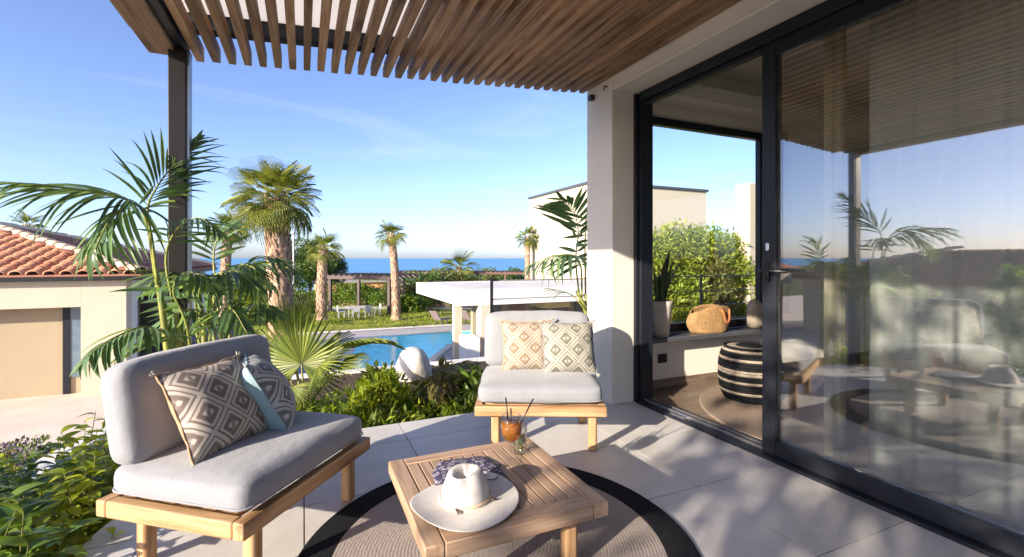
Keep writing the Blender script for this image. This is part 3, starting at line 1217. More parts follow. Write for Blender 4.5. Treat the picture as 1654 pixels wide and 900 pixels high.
curtain('sheer_curtain', 'wide sheer greenish curtain hanging behind the fixed glass pane', 2.78, -2.4, 1.50, 0.02, 2.78, SHEER, 22, 0.03, 3)
curtain('narrow_curtain', 'narrow bright cream curtain bunched beside the door stile', 2.74, 1.60, 1.72, 0.02, 2.70, DRAPE, 2, 0.022, 5)
curtain('window_curtain', 'grey curtain gathered at right of the back window', 3.16, 4.12, 4.42, 0.60, 2.40, GREYDRAPE, 3, 0.02, 6, 'x')
# small pale cushion on the sill below that curtain
cs = thing('sill_cushion', 'pale cushion standing on the sill at its right end', 'cushion', (4.02, 3.2, 0.468))

# ------------------------------------------------------------------ pergola
perg = thing('pergola', 'pergola with dark stained timber slats on a bronze post', 'pergola', (-0.65, 3.20, 0))
po = Vector((-0.65, 3.20, 0))
SLOPE = 0.073


def zslat(x):
    return 2.56 - SLOPE * (2.20 - x)


def pbox(name, lo, hi, mat, bevel=0.0, parent=None):
    return boxpart(name, [lo[i] - po[i] for i in range(3)], [hi[i] - po[i] for i in range(3)], mat, parent or perg, bevel)


pbox('post', (-0.690, 3.160, -0.27), (-0.605, 3.245, 2.33), METAL_BROWN, 0.004)
ed = m_plain('bluish_post_side', (0.12, 0.15, 0.20), 0.3, 0.2)
pbox('post_channel', (-0.604, 3.165, -0.25), (-0.590, 3.235, 2.33), ed)  # side face of the post as a lighter bluish strip
# edge beam: timber-clad outside, dark steel channel inside
pbox('edge_beam', (-0.80, -2.5, 2.315), (-0.66, 3.26, 2.48), SLAT, 0.004)
pbox('edge_channel', (-0.655, -2.5, 2.335), (-0.612, 3.30, 2.50), METAL)
pbox('edge_flashing', (-0.86, -2.5, 2.40), (-0.803, 3.15, 2.50), DARKGREY)


def sloped(name, x0, x1, y0, y1, dz0, dz1, mat, bevel=0.0):
    b = MB()
    vs = []
    for dz in (dz0, dz1):
        for x, y in ((x0, y0), (x1, y0), (x1, y1), (x0, y1)):
            vs.append((x - po.x, y - po.y, zslat(x) + dz))
    b.add(vs, [(0, 3, 2, 1), (4, 5, 6, 7), (0, 1, 5, 4), (1, 2, 6, 5), (2, 3, 7, 6), (3, 0, 4, 7)])
    return b.build(name, mat, perg, bevel=bevel)


for y in (3.19, 2.42, 1.65, 0.88, 0.11, -0.66, -1.43, -2.2):
    sloped('cross_beam', -0.61, 2.215, y - 0.045, y + 0.045, 0.091, 0.21, METAL)
for k in range(7):
    y1 = 3.19 - 0.77 * k - 0.05
    sloped('roof_sheet', -0.61, 2.214, y1 - 0.67, y1, 0.175, 0.183, OPAL)
NS = 33
for k in range(NS):
    x = -0.578 + k * (2.165 + 0.578) / (NS - 1)
    w = 0.0215 + random.uniform(-0.001, 0.001)
    z = zslat(x) + random.uniform(-0.002, 0.002)
    e = 3.41 + random.uniform(-0.006, 0.006)
    o = MB().box((x - w - po.x, -2.5 - po.y, z), (x + w - po.x, e - po.y, z + 0.088)).build('slat', SLAT, perg, bevel=0.003)
hk = thing('wall_hook', 'small black hook fixed high on the pillar below the slats', 'hook', (2.218, 3.10, 2.52))
MB().tube([(0, 0, 0), (-0.03, 0, 0), (-0.032, 0, -0.035)], 0.006, 8).build('hook_arm', BLACK, hk, True)
sp_ = thing('pillar_bracket', 'tiny black box light under slats at the pillar edge', 'bracket', (2.218, 3.30, 2.49))
MB().cbox((-0.02, 0, 0), (0.04, 0.05, 0.045)).build('housing', BLACK, sp_, bevel=0.004)

# ------------------------------------------------------------------ cushions, pillows
def rounded_box(sx, sy, sz, r, puff, n=12, seed=0, sag=0.0):
    """Cushion: rounded box with puffed faces and a little creasing, centred at the origin."""
    bm = bmesh.new()
    bmesh.ops.create_cube(bm, size=2.0)
    bmesh.ops.subdivide_edges(bm, edges=bm.edges[:], cuts=n, use_grid_fill=True)
    for v in bm.verts:
        c = Vector(v.co)
        p = Vector((c.x * sx / 2, c.y * sy / 2, c.z * sz / 2))
        q = Vector((max(-sx / 2 + r, min(sx / 2 - r, p.x)), max(-sy / 2 + r, min(sy / 2 - r, p.y)), max(-sz / 2 + r, min(sz / 2 - r, p.z))))
        d = p - q
        if d.length > 1e-6:
            # keep grid lines spread over the rounded corner
            p = q + d.normalized() * r
        fx, fy = 1 - abs(c.x) ** 2.5, 1 - abs(c.y) ** 2.5
        fz = 1 - abs(c.z) ** 2
        p.z += puff * fx * fy * (1 if c.z > 0 else -0.15) * abs(c.z)
        p.x += 0.35 * puff * fz * fy * c.x
        p.y += 0.35 * puff * fz * fx * c.y
        w = noise.noise(Vector((p.x * 5 + seed, p.y * 5, p.z * 5))) * 0.006 + noise.noise(Vector((p.x * 16 + seed, p.y * 16, p.z * 9))) * 0.0022
        p += v.normal * w if v.normal.length > 0 else Vector()
        v.co = p
    bm.normal_update()
    me = bpy.data.meshes.new('cushion')
    bm.to_mesh(me)
    bm.free()
    me.polygons.foreach_set('use_smooth', [True] * len(me.polygons))
    return me


def cushion(name, mat, parent, size, r, puff, loc, rx=0.0, seed=0):
    me = rounded_box(*size, r, puff, 14, seed)
    me.materials.append(mat)
    o = link(name, me, parent, loc=loc)
    o.rotation_euler = (rx, 0, 0)
    sd = o.modifiers.new('smooth', 'SUBSURF')
    sd.levels = sd.render_levels = 1
    return o


def piping(parent_cushion, size, r, z, mat):
    sx, sy, _ = size
    pts = []
    for cx, cy, a0 in ((1, 1, 0), (-1, 1, 90), (-1, -1, 180), (1, -1, 270)):
        for k in range(6):
            a = R(a0 + k * 18)
            pts.append((cx * (sx / 2 - r) + (r + 0.001) * math.cos(a), cy * (sy / 2 - r) + (r + 0.001) * math.sin(a), z))
    pts.append(pts[0])
    return MB().tube(pts, 0.0035, 6, False).build('piping', mat, parent_cushion, True)


def pillow(name, label, size, thick, mat_front, mat_back, centre, right, up, seed, fluff=False):
    """Square scatter cushion; 'right' and 'up' are its edges in world space, the front faces right x up."""
    right = Vector(right).normalized()
    up = Vector(up)
    up = (up - right * up.dot(right)).normalized()
    nrm = right.cross(up)
    M = Matrix((right, up, nrm)).transposed().to_4x4()
    t = thing(name, label, 'cushion', centre)
    t.rotation_euler = M.to_euler()
    n = 22
    for side, mat, pname in ((1, mat_front, 'front_panel'), (-1, mat_back, 'back_panel')):
        vs, fs, uv = [], [], []
        for j in range(n + 1):
            for i in range(n + 1):
                a, b = i / n * 2 - 1, j / n * 2 - 1
                pin = 1 - 0.075 * (1 - abs(b) ** 2) * abs(a) ** 3
                pin2 = 1 - 0.075 * (1 - abs(a) ** 2) * abs(b) ** 3
                x, y = a * size / 2 * pin, b * size / 2 * pin2
                h = (max(0, 1 - abs(a) ** 2.6) ** 0.62) * (max(0, 1 - abs(b) ** 2.6) ** 0.62)
                z = side * thick / 2 * h
                z += side * 0.012 * h * noise.noise(Vector((a * 2.5 + seed, b * 2.5, side)))
                z += side * 0.006 * math.sin(7 * a + 5 * b + seed) * (abs(a * b) ** 1.2) * (1 if h > 0.02 else 0)
                vs.append((x, y, z))
                uv.append((a * 0.5 + 0.5, b * 0.5 + 0.5))
        for j in range(n):
            for i in range(n):
                q = (j * (n + 1) + i, j * (n + 1) + i + 1, (j + 1) * (n + 1) + i + 1, (j + 1) * (n + 1) + i)
                fs.append(q if side > 0 else q[::-1])
        link(pname, me_from(pname, vs, fs, mat, True, uv), t)
    pts = []
    for k in range(4 * 14 + 1):
        s, q = divmod(k, 14)
        q = q / 14 * 2 - 1
        a, b = [(q, -1), (1, q), (-q, 1), (-1, -q), (-1, -1)][min(s, 4)]
        pin = 1 - 0.075 * (1 - abs(b) ** 2) * abs(a) ** 3
        pin2 = 1 - 0.075 * (1 - abs(a) ** 2) * abs(b) ** 3
        wob = 0.003 * math.sin(k * 2.1)
        pts.append((a * (size / 2 + wob) * pin, b * (size / 2 + wob) * pin2, 0))
    MB().tube(pts, 0.0045, 6, False).build('seam', mat_front if fluff else mat_back, t, True)
    for sx, sy in ((1, 1), (-1, 1), (1, -1), (-1, -1)):
        tb = MB()
        for q in range(5):
            an = math.atan2(sy, sx) + (q - 2) * 0.3
            tb.tube([(sx * size * 0.493, sy * size * 0.493, 0), (sx * size * 0.493 + 0.022 * math.cos(an), sy * size * 0.493 + 0.022 * math.sin(an), 0.004 * (q % 3 - 1))], [0.005, 0.002], 5)
        tb.build('corner_tuft', mat_front, t)
    return t


# small sill cushion
cme = rounded_box(0.14, 0.10, 0.26, 0.04, 0.015, 8, 4)
cme.materials.append(POUF_BEIGE)
co = link('cover', cme, cs, loc=(0, 0, 0.13))

# ------------------------------------------------------------------ lounge chairs
CW, CD, CT = 0.775, 0.64, 0.28


def lounge_chair(name, label, loc, rz, seed):
    t = thing(name, label, 'armchair', loc, rz, 'low lounge chairs on the terrace')
    rh, rt = 0.060, 0.045
    z0, z1 = CT - rh, CT
    hw = CW / 2
    rb = 0.006
    MB().box((-hw, 0, z0), (hw, rt, z1)).build('front_rail', TEAK_X, t, bevel=rb)
    MB().box((-hw, CD - rt, z0), (hw, CD, z1)).build('back_rail', TEAK_X, t, bevel=rb)
    for s in (-1, 1):
        x0, x1 = (hw - rt, hw) if s > 0 else (-hw, -hw + rt)
        MB().box((x0, rt + 0.001, z0), (x1, CD - rt - 0.001, z1)).build('side_rail', TEAK_Y, t, bevel=rb)
    for k in range(6):
        y = 0.085 + k * 0.09
        MB().box((-hw + rt + 0.001, y, z1 - 0.028), (hw - rt - 0.001, y + 0.062, z1 - 0.008)).build('seat_slat', TEAK_X, t, bevel=0.002)
    for x in (-hw + 0.12, hw - 0.075):
        for y in (0.075, CD - 0.085):
            MB().cbox((x, y, (z0 - 0.001) / 2), (0.052, 0.052, z0 - 0.001)).build('leg', TEAK_Z, t, bevel=0.014, seg=3)
    sc = (CW - 0.035, 0.60, 0.115)
    c = cushion('seat_cushion', FABRIC, t, sc, 0.045, 0.02, (0, 0.012 + 0.30, CT + 0.0595), 0, seed)
    piping(c, sc, 0.05, -0.03, FABRIC)
    bc = (CW - 0.04, 0.14, 0.375)
    b = cushion('back_cushion', FABRIC, t, bc, 0.055, 0.014, (0, CD - 0.055, CT + 0.115 + 0.178), R(-10), seed + 3)
    # timber back support behind the cushion
    MB().box((-hw + 0.12, CD + 0.022, CT - 0.05), (hw - 0.12, CD + 0.042, CT + 0.20)).build('back_board', TEAK_X, t, bevel=0.004)
    return t


near = lounge_chair('lounge_chair', 'grey cushioned teak lounge chair nearest the camera with brown and blue pillows', (0.060, 2.053, 0.0012), math.atan2(0.787, 0.617), 1)
far = lounge_chair('lounge_chair', 'grey cushioned teak lounge chair standing by the pillar and railing', (1.266, 2.425, 0.0012), math.atan2(-0.426, 0.905), 8)


def on_chair(chair, x, y, z):
    c, s = math.cos(chair.rotation_euler.z), math.sin(chair.rotation_euler.z)
    return Vector((chair.location.x + c * x - s * y, chair.location.y + s * x + c * y, chair.location.z + z))


def dir_chair(chair, x, y, z):
    c, s = math.cos(chair.rotation_euler.z), math.sin(chair.rotation_euler.z)
    return Vector((c * x - s * y, s * x + c * y, z))


pillow('scatter_pillow', 'brown and cream diamond pillow with tan back on the near chair', 0.365, 0.15, PAT_BROWN, TAN_CLOTH,
       on_chair(near, -0.115, 0.385, 0.558), dir_chair(near, 1.0, -0.03, 0.0), dir_chair(near, 0, 0.49, 0.86), 1)
pillow('scatter_pillow', 'blue-grey diamond pillow with pale blue back turned sideways on the near chair', 0.36, 0.18, PAT_BLUE, BLUE_CLOTH,
       at(430, 633, 2.12), (-0.12, 0.993, 0), (-0.475, 0.212, 0.85), 5)
pillow('scatter_pillow', 'tan and cream diamond pillow at left of the far chair', 0.345, 0.14, PAT_TAN, TAN_CLOTH,
       on_chair(far, -0.07, 0.42, 0.560), dir_chair(far, 1, 0.05, 0.02), dir_chair(far, 0.02, 0.34, 0.94), 9)
pillow('scatter_pillow', 'grey and cream diamond pillow in front on the far chair', 0.35, 0.14, PAT_GREY, GREY_CLOTH,
       on_chair(far, 0.20, 0.355, 0.560), dir_chair(far, 1, 0.08, 0.0), dir_chair(far, -0.03, 0.36, 0.94), 12)

# ------------------------------------------------------------------ rug, table and what stands on it
rug = thing('round_rug', 'round greige braided rug with wide black border under the table', 'rug', (0.715, 1.72, 0.001))
MB().lathe([(0, 0.010), (0.646, 0.010), (0.646, 0.0)], 96).build('pile', JUTE, rug, False)
MB().lathe([(0.647, 0.0), (0.647, 0.012), (0.70, 0.0135), (0.768, 0.012), (0.776, 0.006), (0.776, 0.0)], 128).build('border', JUTE_BLACK, rug, False)

TX0, TX1, TY0, TY1, TZ = 0.333, 0.998, 1.386, 2.046, 0.28
tab = thing('coffee_table', 'square slatted teak coffee table on the round rug', 'coffee table', (TX0, TY0, 0.0118))
tw, td = TX1 - TX0, TY1 - TY0
tz = TZ - 0.0118
th = 0.052
MB().box((0, 0, tz - th), (0.062, td, tz)).build('side_board', TTAB_Y, tab, bevel=0.004)
MB().box((tw - 0.062, 0, tz - th), (tw, td, tz)).build('side_board', TTAB_Y, tab, bevel=0.004)
MB().box((0.0635, 0, tz - th), (tw - 0.0635, 0.085, tz - 0.0006)).build('end_board', TTAB_X, tab, bevel=0.004)
MB().box((0.0635, td - 0.062, tz - th), (tw - 0.0635, td, tz - 0.0006)).build('end_board', TTAB_X, tab, bevel=0.004)
nsl = 11
pw = (tw - 0.127 + 0.0) / nsl
for k in range(nsl):
    x = 0.0635 + k * pw
    MB().box((x + 0.0025, 0.0865, tz - 0.024), (x + pw - 0.0025, td - 0.0635, tz - 0.001)).build('slat', TTAB_Y, tab, bevel=0.0025)
for x in (0.055, tw - 0.055):
    MB().box((x - 0.02, 0.088, tz - 0.05), (x + 0.02, td - 0.065, tz - 0.026)).build('bearer', TTAB_Y, tab)
for x in (0.105, tw - 0.105):
    for y in (0.10, td - 0.10):
        MB().cbox((x, y, (tz - 0.053) / 2), (0.052, 0.052, tz - 0.053)).build('leg', TEAK_Z, tab, bevel=0.014, seg=3)

# sun hat
hat_c = gnd(752, 806, TZ + 0.012)
hat = thing('sun_hat', 'wide brimmed white straw sun hat with leather cord on the table', 'hat', (hat_c.x, hat_c.y, TZ + 0.002), R(35))
vs, fs = [], []
NA = 64
prof = []
for k in range(9):                                       # brim from the edge inwards
    t = k / 8
    prof.append((0.195 - t * 0.105, 'brim', t))
for k in range(1, 11):
    prof.append((0.090 - 0.030 * (k / 10) ** 1.5, 'side', k / 10))
for k in range(1, 7):
    prof.append((0.060 * (1 - k / 6), 'top', k / 6))
for (r_, kind, t) in prof:
    for i in range(NA):
        a = 2 * math.pi * i / NA
        ca, sa = math.cos(a), math.sin(a)
        rx, ry = r_ * 1.02, r_ * 0.97
        if kind == 'brim':
            z = 0.010 + 0.018 * (1 - t) ** 2 * math.cos(2 * a + 0.5) * 0.6 + 0.006 * math.sin(3 * a) * (1 - t) + 0.004
        elif kind == 'side':
            z = 0.014 + 0.098 * t
            if t > 0.5:                                   # pinch at the front of the crown
                pin = math.exp(-((((a - 3.9 + math.pi) % (2 * math.pi)) - math.pi) / 0.45) ** 2) * (t - 0.5) * 2
                rx *= 1 - 0.25 * pin
                ry *= 1 - 0.25 * pin
                z -= 0.010 * pin
        else:
            z = 0.112 - 0.034 * math.exp(-((ry * sa) / 0.022) ** 2) * (0.35 + 0.65 * t) * (1 if ca < 0.7 else 0.7) + 0.006 * (1 - t)
            pin = math.exp(-((((a - 3.9 + math.pi) % (2 * math.pi)) - math.pi) / 0.5) ** 2) * (1 - t)
            z -= 0.010 * pin
        vs.append((rx * ca, ry * sa, z))
for j in range(len(prof) - 1):
    for i in range(NA):
        fs.append((j * NA + i, j * NA + (i + 1) % NA, (j + 1) * NA + (i + 1) % NA, (j + 1) * NA + i))
ho = link('straw_body', me_from('straw_body', vs, fs, STRAW, True), hat)
hs = ho.modifiers.new('thick', 'SOLIDIFY')
hs.thickness = 0.0025
hs2 = ho.modifiers.new('smooth', 'SUBSURF')
hs2.levels = hs2.render_levels = 1
LEATHER = m_plain('tan_leather', (0.62, 0.47, 0.33), 0.6)
MB().lathe([(0.0915, 0.017), (0.094, 0.020), (0.093, 0.028), (0.0905, 0.030)], 64, sx=1.02, sy=0.97).build('band', LEATHER, hat, True)
for an in (R(-160), R(-75), R(15)):
    b = MB()
    bx_, by_ = 0.096 * math.cos(an), 0.096 * math.sin(an)
    tx, ty = -math.sin(an), math.cos(an)
    b.tube([(bx_ - tx * 0.006, by_ - ty * 0.006, 0.024), (bx_ + tx * 0.004 + 0.01 * math.cos(an), by_ + ty * 0.004 + 0.01 * math.sin(an), 0.022), (bx_ + tx * 0.012 + 0.018 * math.cos(an), by_ + ty * 0.012 + 0.018 * math.sin(an), 0.018)], [0.003, 0.0045, 0.002], 7)
    b.build('knot', m_plain('dark_cord', (0.07, 0.045, 0.03), 0.8), hat, True)

# patterned scarf folded behind the hat
def m_scarf():
    m, n, l, b = new_mat('navy_paisley_cloth')
    v = coords(n, l)
    vo = n.new('ShaderNodeTexVoronoi')
    vo.inputs['Scale'].default_value = 55
    l.new(v, vo.inputs['Vector'])
    t = tex_noise(n, l, v, 60, 3)
    s = n.new('ShaderNodeMath')
    s.operation = 'ADD'
    l.new(vo.outputs['Distance'], s.inputs[0])
    l.new(t.outputs[0], s.inputs[1])
    l.new(ramp(n, l, s.outputs[0], [(0.72, (0.035, 0.035, 0.085)), (0.80, (0.50, 0.46, 0.50)), (0.98, (0.045, 0.04, 0.09))]), b.inputs['Base Color'])
    b.inputs['Roughness'].default_value = 0.9
    return m


sc0 = gnd(752, 762, TZ)
scarf = thing('folded_scarf', 'folded navy and white patterned scarf lying behind the hat', 'scarf', (sc0.x, sc0.y, TZ + 0.001), R(-8))
vs, fs = [], []
nx, ny = 26, 14
for j in range(ny + 1):
    for i in range(nx + 1):
        a, b = i / nx * 2 - 1, j / ny * 2 - 1
        x = a * (0.135 - 0.045 * max(0, b))
        y = b * 0.10
        z = 0.012 + 0.010 * (1 - abs(a) ** 3) * (1 - abs(b) ** 3) + 0.004 * noise.noise(Vector((a * 4, b * 4, 0)))
        vs.append((x, y, z))
for j in range(ny):
    for i in range(nx):
        q = j * (nx + 1) + i
        fs.append((q, q + 1, q + nx + 2, q + nx + 1))
so_ = link('cloth_layer', me_from('scarf', vs, fs, m_scarf(), True), scarf)
sm = so_.modifiers.new('thick', 'SOLIDIFY')
sm.thickness = 0.012
sm.offset = -1
gl = gnd(800, 763, TZ)
sg = thing('sunglasses', 'dark sunglasses half hidden under the hat beside the scarf', 'sunglasses', (gl.x, gl.y, TZ + 0.003), R(38))
b = MB()
b.tube([(-0.09, 0, 0.012), (-0.02, 0.0, 0.016), (0.045, 0, 0.012)], [0.0035, 0.003, 0.004], 6)
b.build('temple_arm', BLACK, sg, True)
b = MB()
b.lathe([(0.024, -0.002), (0.027, 0.0), (0.024, 0.002)], 20, (-0.085, -0.03, 0.02))
b.build('rim', BLACK, sg, True)

# drinks
g0 = gnd(826, 747, TZ)
gob = thing('cocktail_goblet', 'stemmed balloon glass of orange cocktail near the table edge', 'glass', (g0.x, g0.y, TZ + 0.0006))
GS = 1.14
bowl = [(0.033, 0.0), (0.034, 0.003), (0.012, 0.010), (0.0055, 0.022), (0.005, 0.055), (0.010, 0.068), (0.030, 0.085), (0.043, 0.108), (0.046, 0.130), (0.043, 0.155), (0.038, 0.178), (0.0365, 0.178), (0.0415, 0.155), (0.0445, 0.130), (0.0415, 0.109), (0.029, 0.088), (0.006, 0.074), (0.0, 0.073)]
bowl = [(r_ * 1.04, z * GS) for r_, z in bowl]
MB().lathe(bowl, 40).build('glass_bowl', CUP, gob, True)
MB().lathe([(r_ * 1.03, z * GS) for r_, z in [(0.0, 0.0755), (0.006, 0.0755), (0.0285, 0.0893), (0.041, 0.110), (0.0438, 0.130), (0.0425, 0.148), (0.0, 0.148)]], 32).build('drink', AMBER, gob, True)
for k, (x, y, z) in enumerate([(0.014, 0.012, 0.168), (-0.016, 0.004, 0.171), (0.004, -0.018, 0.169)]):
    rounded = MB().cbox((x, y, z), (0.022, 0.022, 0.020), Matrix.Rotation(0, 4, 'Z'))
    rounded.build('ice_cube', CUP, gob, bevel=0.004)
os_ = MB()
os_.lathe([(0.0, -0.003), (0.024, -0.003), (0.027, 0.0), (0.024, 0.003), (0.0, 0.003)], 24)
oo = os_.build('orange_slice', ORANGE, gob, True, loc=(0.012, -0.026, 0.150))
oo.rotation_euler = (R(75), R(10), R(20))
# straws are held by the glass
stw = [((-0.006, 0.004, 0.11), (-0.022, 0.010, 0.275)), ((0.0, -0.01, 0.10), (0.078, -0.052, 0.275)), ((0.006, 0.010, 0.10), (0.004, 0.014, 0.225))]
labs = ['upright black straw in the orange cocktail', 'slanted black straw leaning right out of the orange cocktail', 'short black straw between the other two in the cocktail']
for (p, q), lb in zip(stw, labs):
    s_ = thing('drinking_straw', lb, 'straw', (g0.x, g0.y, TZ + 0.0006), 0, 'black straws in the cocktail')
    MB().tube([p, q], 0.0032, 10).build('tube', BLACK, s_, True)
g1 = gnd(838, 733, TZ)
tum = thing('tumbler', 'straight tumbler of clear drink with mint and lime', 'glass', (g1.x + 0.01, g1.y + 0.01, TZ + 0.0006))
MB().lathe([(0.0, 0.0), (0.029, 0.0), (0.030, 0.004), (0.033, 0.125), (0.0315, 0.125), (0.0285, 0.010), (0.0, 0.010)], 36).build('glass_body', CUP, tum, True)
leaf_cloud('mint_leaves', MINT, [((0, 0, 0.05), (0.018, 0.018, 0.035))], 40, 0.022, 0.015, tum, seed=5)
lm = MB().lathe([(0.0, -0.002), (0.019, -0.002), (0.021, 0), (0.019, 0.002), (0, 0.002)], 20).build('lime_slice', MINT, tum, True, loc=(0.002, -0.014, 0.06))
lm.rotation_euler = (R(80), 0, R(15))

# ------------------------------------------------------------------ railing beyond the terrace
rail = thing('cable_railing', 'dark metal railing with thin horizontal bars behind the far chair', 'railing', (1.66, 4.2, -0.27))
for x in (0.0, 1.35, 2.7, 4.05):
    MB().box((x - 0.014, -0.006, 0), (x + 0.014, 0.006, 1.225)).build('post', DARKGREY, rail)
for k, z in enumerate((1.20, 1.02, 0.85, 0.68, 0.50, 0.32)):
    MB().tube([(-0.01, 0.014, z), (4.6, 0.014, z)], 0.0048 if k else 0.0065, 8).build('rail_bar', DARKGREY, rail, True)

# ------------------------------------------------------------------ palms with long pinnate fronds
leaflets = [leaf_mesh('leaflet_%d' % k, 1.0, 0.085, c, 0.5, KENTIA, 6) for k, c in enumerate((0.25, 0.6, 1.0))]


def frond(plant, origin, pts, n, Lmax, wid=1.0, droop=0.5, start=0.3, spread=0.9, roll=0.0, seed=0, rad=0.008):
    """A frond: curved rachis with a leaflet object for every blade, both sides."""
    g = random.Random(seed)
    cur = catmull([Vector(p) - origin for p in pts], 26)
    fr = MB().tube(cur, [rad * (1 - 0.8 * i / 26) for i in range(27)], 7).build('frond', KSTEM, plant, True)
    for i in range(n):
        t = start + (1 - start) * (i + 0.5) / n
        k = min(25, int(t * 26))
        p = cur[k].lerp(cur[k + 1], t * 26 - k)
        T = (cur[min(26, k + 1)] - cur[max(0, k - 1)]).normalized()
        side = T.cross(Vector((0, 0, 1)))
        if side.length < 0.15:
            side = Vector((1, 0, 0))
        side.normalize()
        side = Matrix.Rotation(roll, 3, T) @ side
        up = side.cross(T)
        s = (t - start) / (1 - start)
        L = Lmax * (0.55 + 0.45 * math.sin(math.pi * min(1, 0.15 + s * 0.95))) * (1 - 0.35 * s ** 3) * g.uniform(0.85, 1.1)
        for sg_ in (-1, 1):
            d = side * sg_ * spread * (1 - 0.45 * s) + T * (0.45 + 0.7 * s) + up * g.uniform(-0.05, 0.22) - Vector((0, 0, droop * g.uniform(0.6, 1.2)))
            d.normalize()
            nr = up + side * sg_ * -0.25
            me = leaflets[g.choice((0, 0, 1, 1, 2))]
            o = link('leaflet', me, fr)
            M3 = axes(d, nr)
            M = (M3 @ Matrix.Diagonal((wid * 0.25, L, L))).to_4x4()
            M.translation = p
            o.matrix_local = M
    return fr


k0 = Vector((-0.62, 2.95, -0.27))
kp_ = thing('kentia_palm', 'tall kentia palm with arching feathery fronds behind the near chair', 'palm', k0)


def kp3(*uvz):
    return [at(*q) for q in uvz]


def cane(plant, origin, pts, r0, r1, name='stem'):
    MB().tube(catmull([Vector(p) - origin for p in pts], 12), [r0 + (r1 - r0) * i / 12 for i in range(13)], 9).build(name, KSTEM, plant, True)


cane(kp_, k0, [k0, k0 + Vector((0.02, 0, 0.4)), at(262, 500, 2.45), at(250, 430, 2.42)], 0.022, 0.012)
cane(kp_, k0, [k0 + Vector((0.05, 0.03, 0)), at(290, 560, 2.5), at(278, 480, 2.5)], 0.020, 0.010)
cane(kp_, k0, [k0 + Vector((0.12, 0.05, 0)), at(330, 560, 2.55), at(322, 470, 2.6)], 0.018, 0.009)
frond(kp_, k0, kp3((255, 455, 2.42), (238, 350, 2.42), (252, 305, 2.50), (285, 262, 2.62), (322, 226, 2.75)), 20, 0.40, 0.9, 0.12, 0.3, 0.42, 0.6, 1)
frond(kp_, k0, kp3((252, 450, 2.42), (232, 345, 2.35), (190, 318, 2.22), (110, 305, 2.05), (10, 295, 1.88)), 22, 0.40, 0.8, 0.22, 0.3, 0.5, -0.3, 2)
frond(kp_, k0, kp3((255, 460, 2.42), (240, 360, 2.36), (215, 330, 2.22), (178, 355, 2.08), (150, 410, 1.98)), 19, 0.36, 0.95, 0.5, 0.32, 0.6, 0.1, 3)
frond(kp_, k0, kp3((282, 500, 2.5), (268, 420, 2.5), (285, 372, 2.46), (320, 352, 2.42), (352, 372, 2.38)), 13, 0.30, 0.8, 0.35, 0.35, 0.8, 0.0, 4)
frond(kp_, k0, kp3((325, 540, 2.55), (322, 470, 2.55), (345, 445, 2.52), (385, 440, 2.48), (420, 470, 2.42)), 18, 0.30, 1.25, 0.55, 0.25, 0.85, 0.1, 5)
frond(kp_, k0, kp3((300, 585, 2.45), (275, 545, 2.38), (235, 528, 2.25), (185, 545, 2.1), (140, 575, 1.98)), 18, 0.30, 1.25, 0.55, 0.2, 0.85, 0.15, 6)
frond(kp_, k0, kp3((310, 580, 2.5), (300, 520, 2.45), (280, 470, 2.4), (300, 440, 2.35), (340, 450, 2.3)), 13, 0.28, 1.25, 0.7, 0.3, 0.9, 0.0, 7)
frond(kp_, k0, kp3((335, 580, 2.6), (340, 540, 2.55), (350, 505, 2.5), (375, 500, 2.42), (400, 540, 2.36)), 12, 0.26, 1.25, 0.7, 0.25, 0.9, 0.0, 8)
frond(kp_, k0, kp3((345, 540, 2.65), (360, 470, 2.7), (385, 435, 2.7), (425, 415, 2.68), (462, 420, 2.62)), 8, 0.22, 1.2, 0.4, 0.3, 0.4, 0.0, 9)

k2 = Vector((-0.36, 3.34, -0.33))
kr = thing('kentia_palm', 'low bushy kentia palm between the pergola post and thick palm trunk', 'palm', k2)
for k, (u_, v_, Z_) in enumerate([(345, 500, 2.9), (370, 490, 2.95), (320, 505, 2.85), (390, 520, 2.9), (350, 470, 2.95)]):
    cane(kr, k2, [k2 + Vector((0.02 * k, 0.015 * k, 0)), at(u_, v_ + 40, Z_), at(u_, v_, Z_)], 0.012, 0.007)
frond(kr, k2, kp3((345, 520, 2.9), (350, 460, 2.9), (372, 432, 2.88), (405, 430, 2.82), (440, 462, 2.76)), 15, 0.30, 1.1, 0.45, 0.2, 0.8, 0.0, 21)
frond(kr, k2, kp3((370, 510, 2.95), (385, 455, 2.95), (412, 430, 2.95), (445, 425, 2.92), (478, 440, 2.9)), 13, 0.28, 1.0, 0.3, 0.25, 0.6, 0.2, 22)
frond(kr, k2, kp3((320, 525, 2.85), (312, 470, 2.8), (295, 445, 2.72), (268, 440, 2.62), (240, 460, 2.55)), 15, 0.30, 1.1, 0.45, 0.2, 0.8, 0.0, 23)
frond(kr, k2, kp3((390, 540, 2.9), (405, 500, 2.85), (425, 490, 2.78), (445, 505, 2.7)), 11, 0.24, 1.1, 0.5, 0.2, 0.8, 0.0, 24)
frond(kr, k2, kp3((340, 540, 2.85), (330, 510, 2.75), (310, 500, 2.65), (280, 510, 2.55), (255, 535, 2.48)), 13, 0.26, 1.1, 0.5, 0.2, 0.8, 0.0, 25)
frond(kr, k2, kp3((352, 490, 2.95), (345, 420, 3.0), (352, 385, 3.02), (372, 365, 3.05)), 12, 0.28, 1.0, 0.25, 0.3, 0.55, 0.4, 26)
k1 = Vector((2.40, 3.78, -0.27))
kq = thing('kentia_palm', 'smaller kentia palm growing behind the far chair beside the pillar', 'palm', k1)
cane(kq, k1, [k1, at(948, 520, 4.45), at(932, 470, 4.4)], 0.03, 0.016)
cane(kq, k1, [k1 + Vector((0.06, 0, 0)), at(958, 520, 4.45), at(944, 475, 4.45)], 0.028, 0.015)
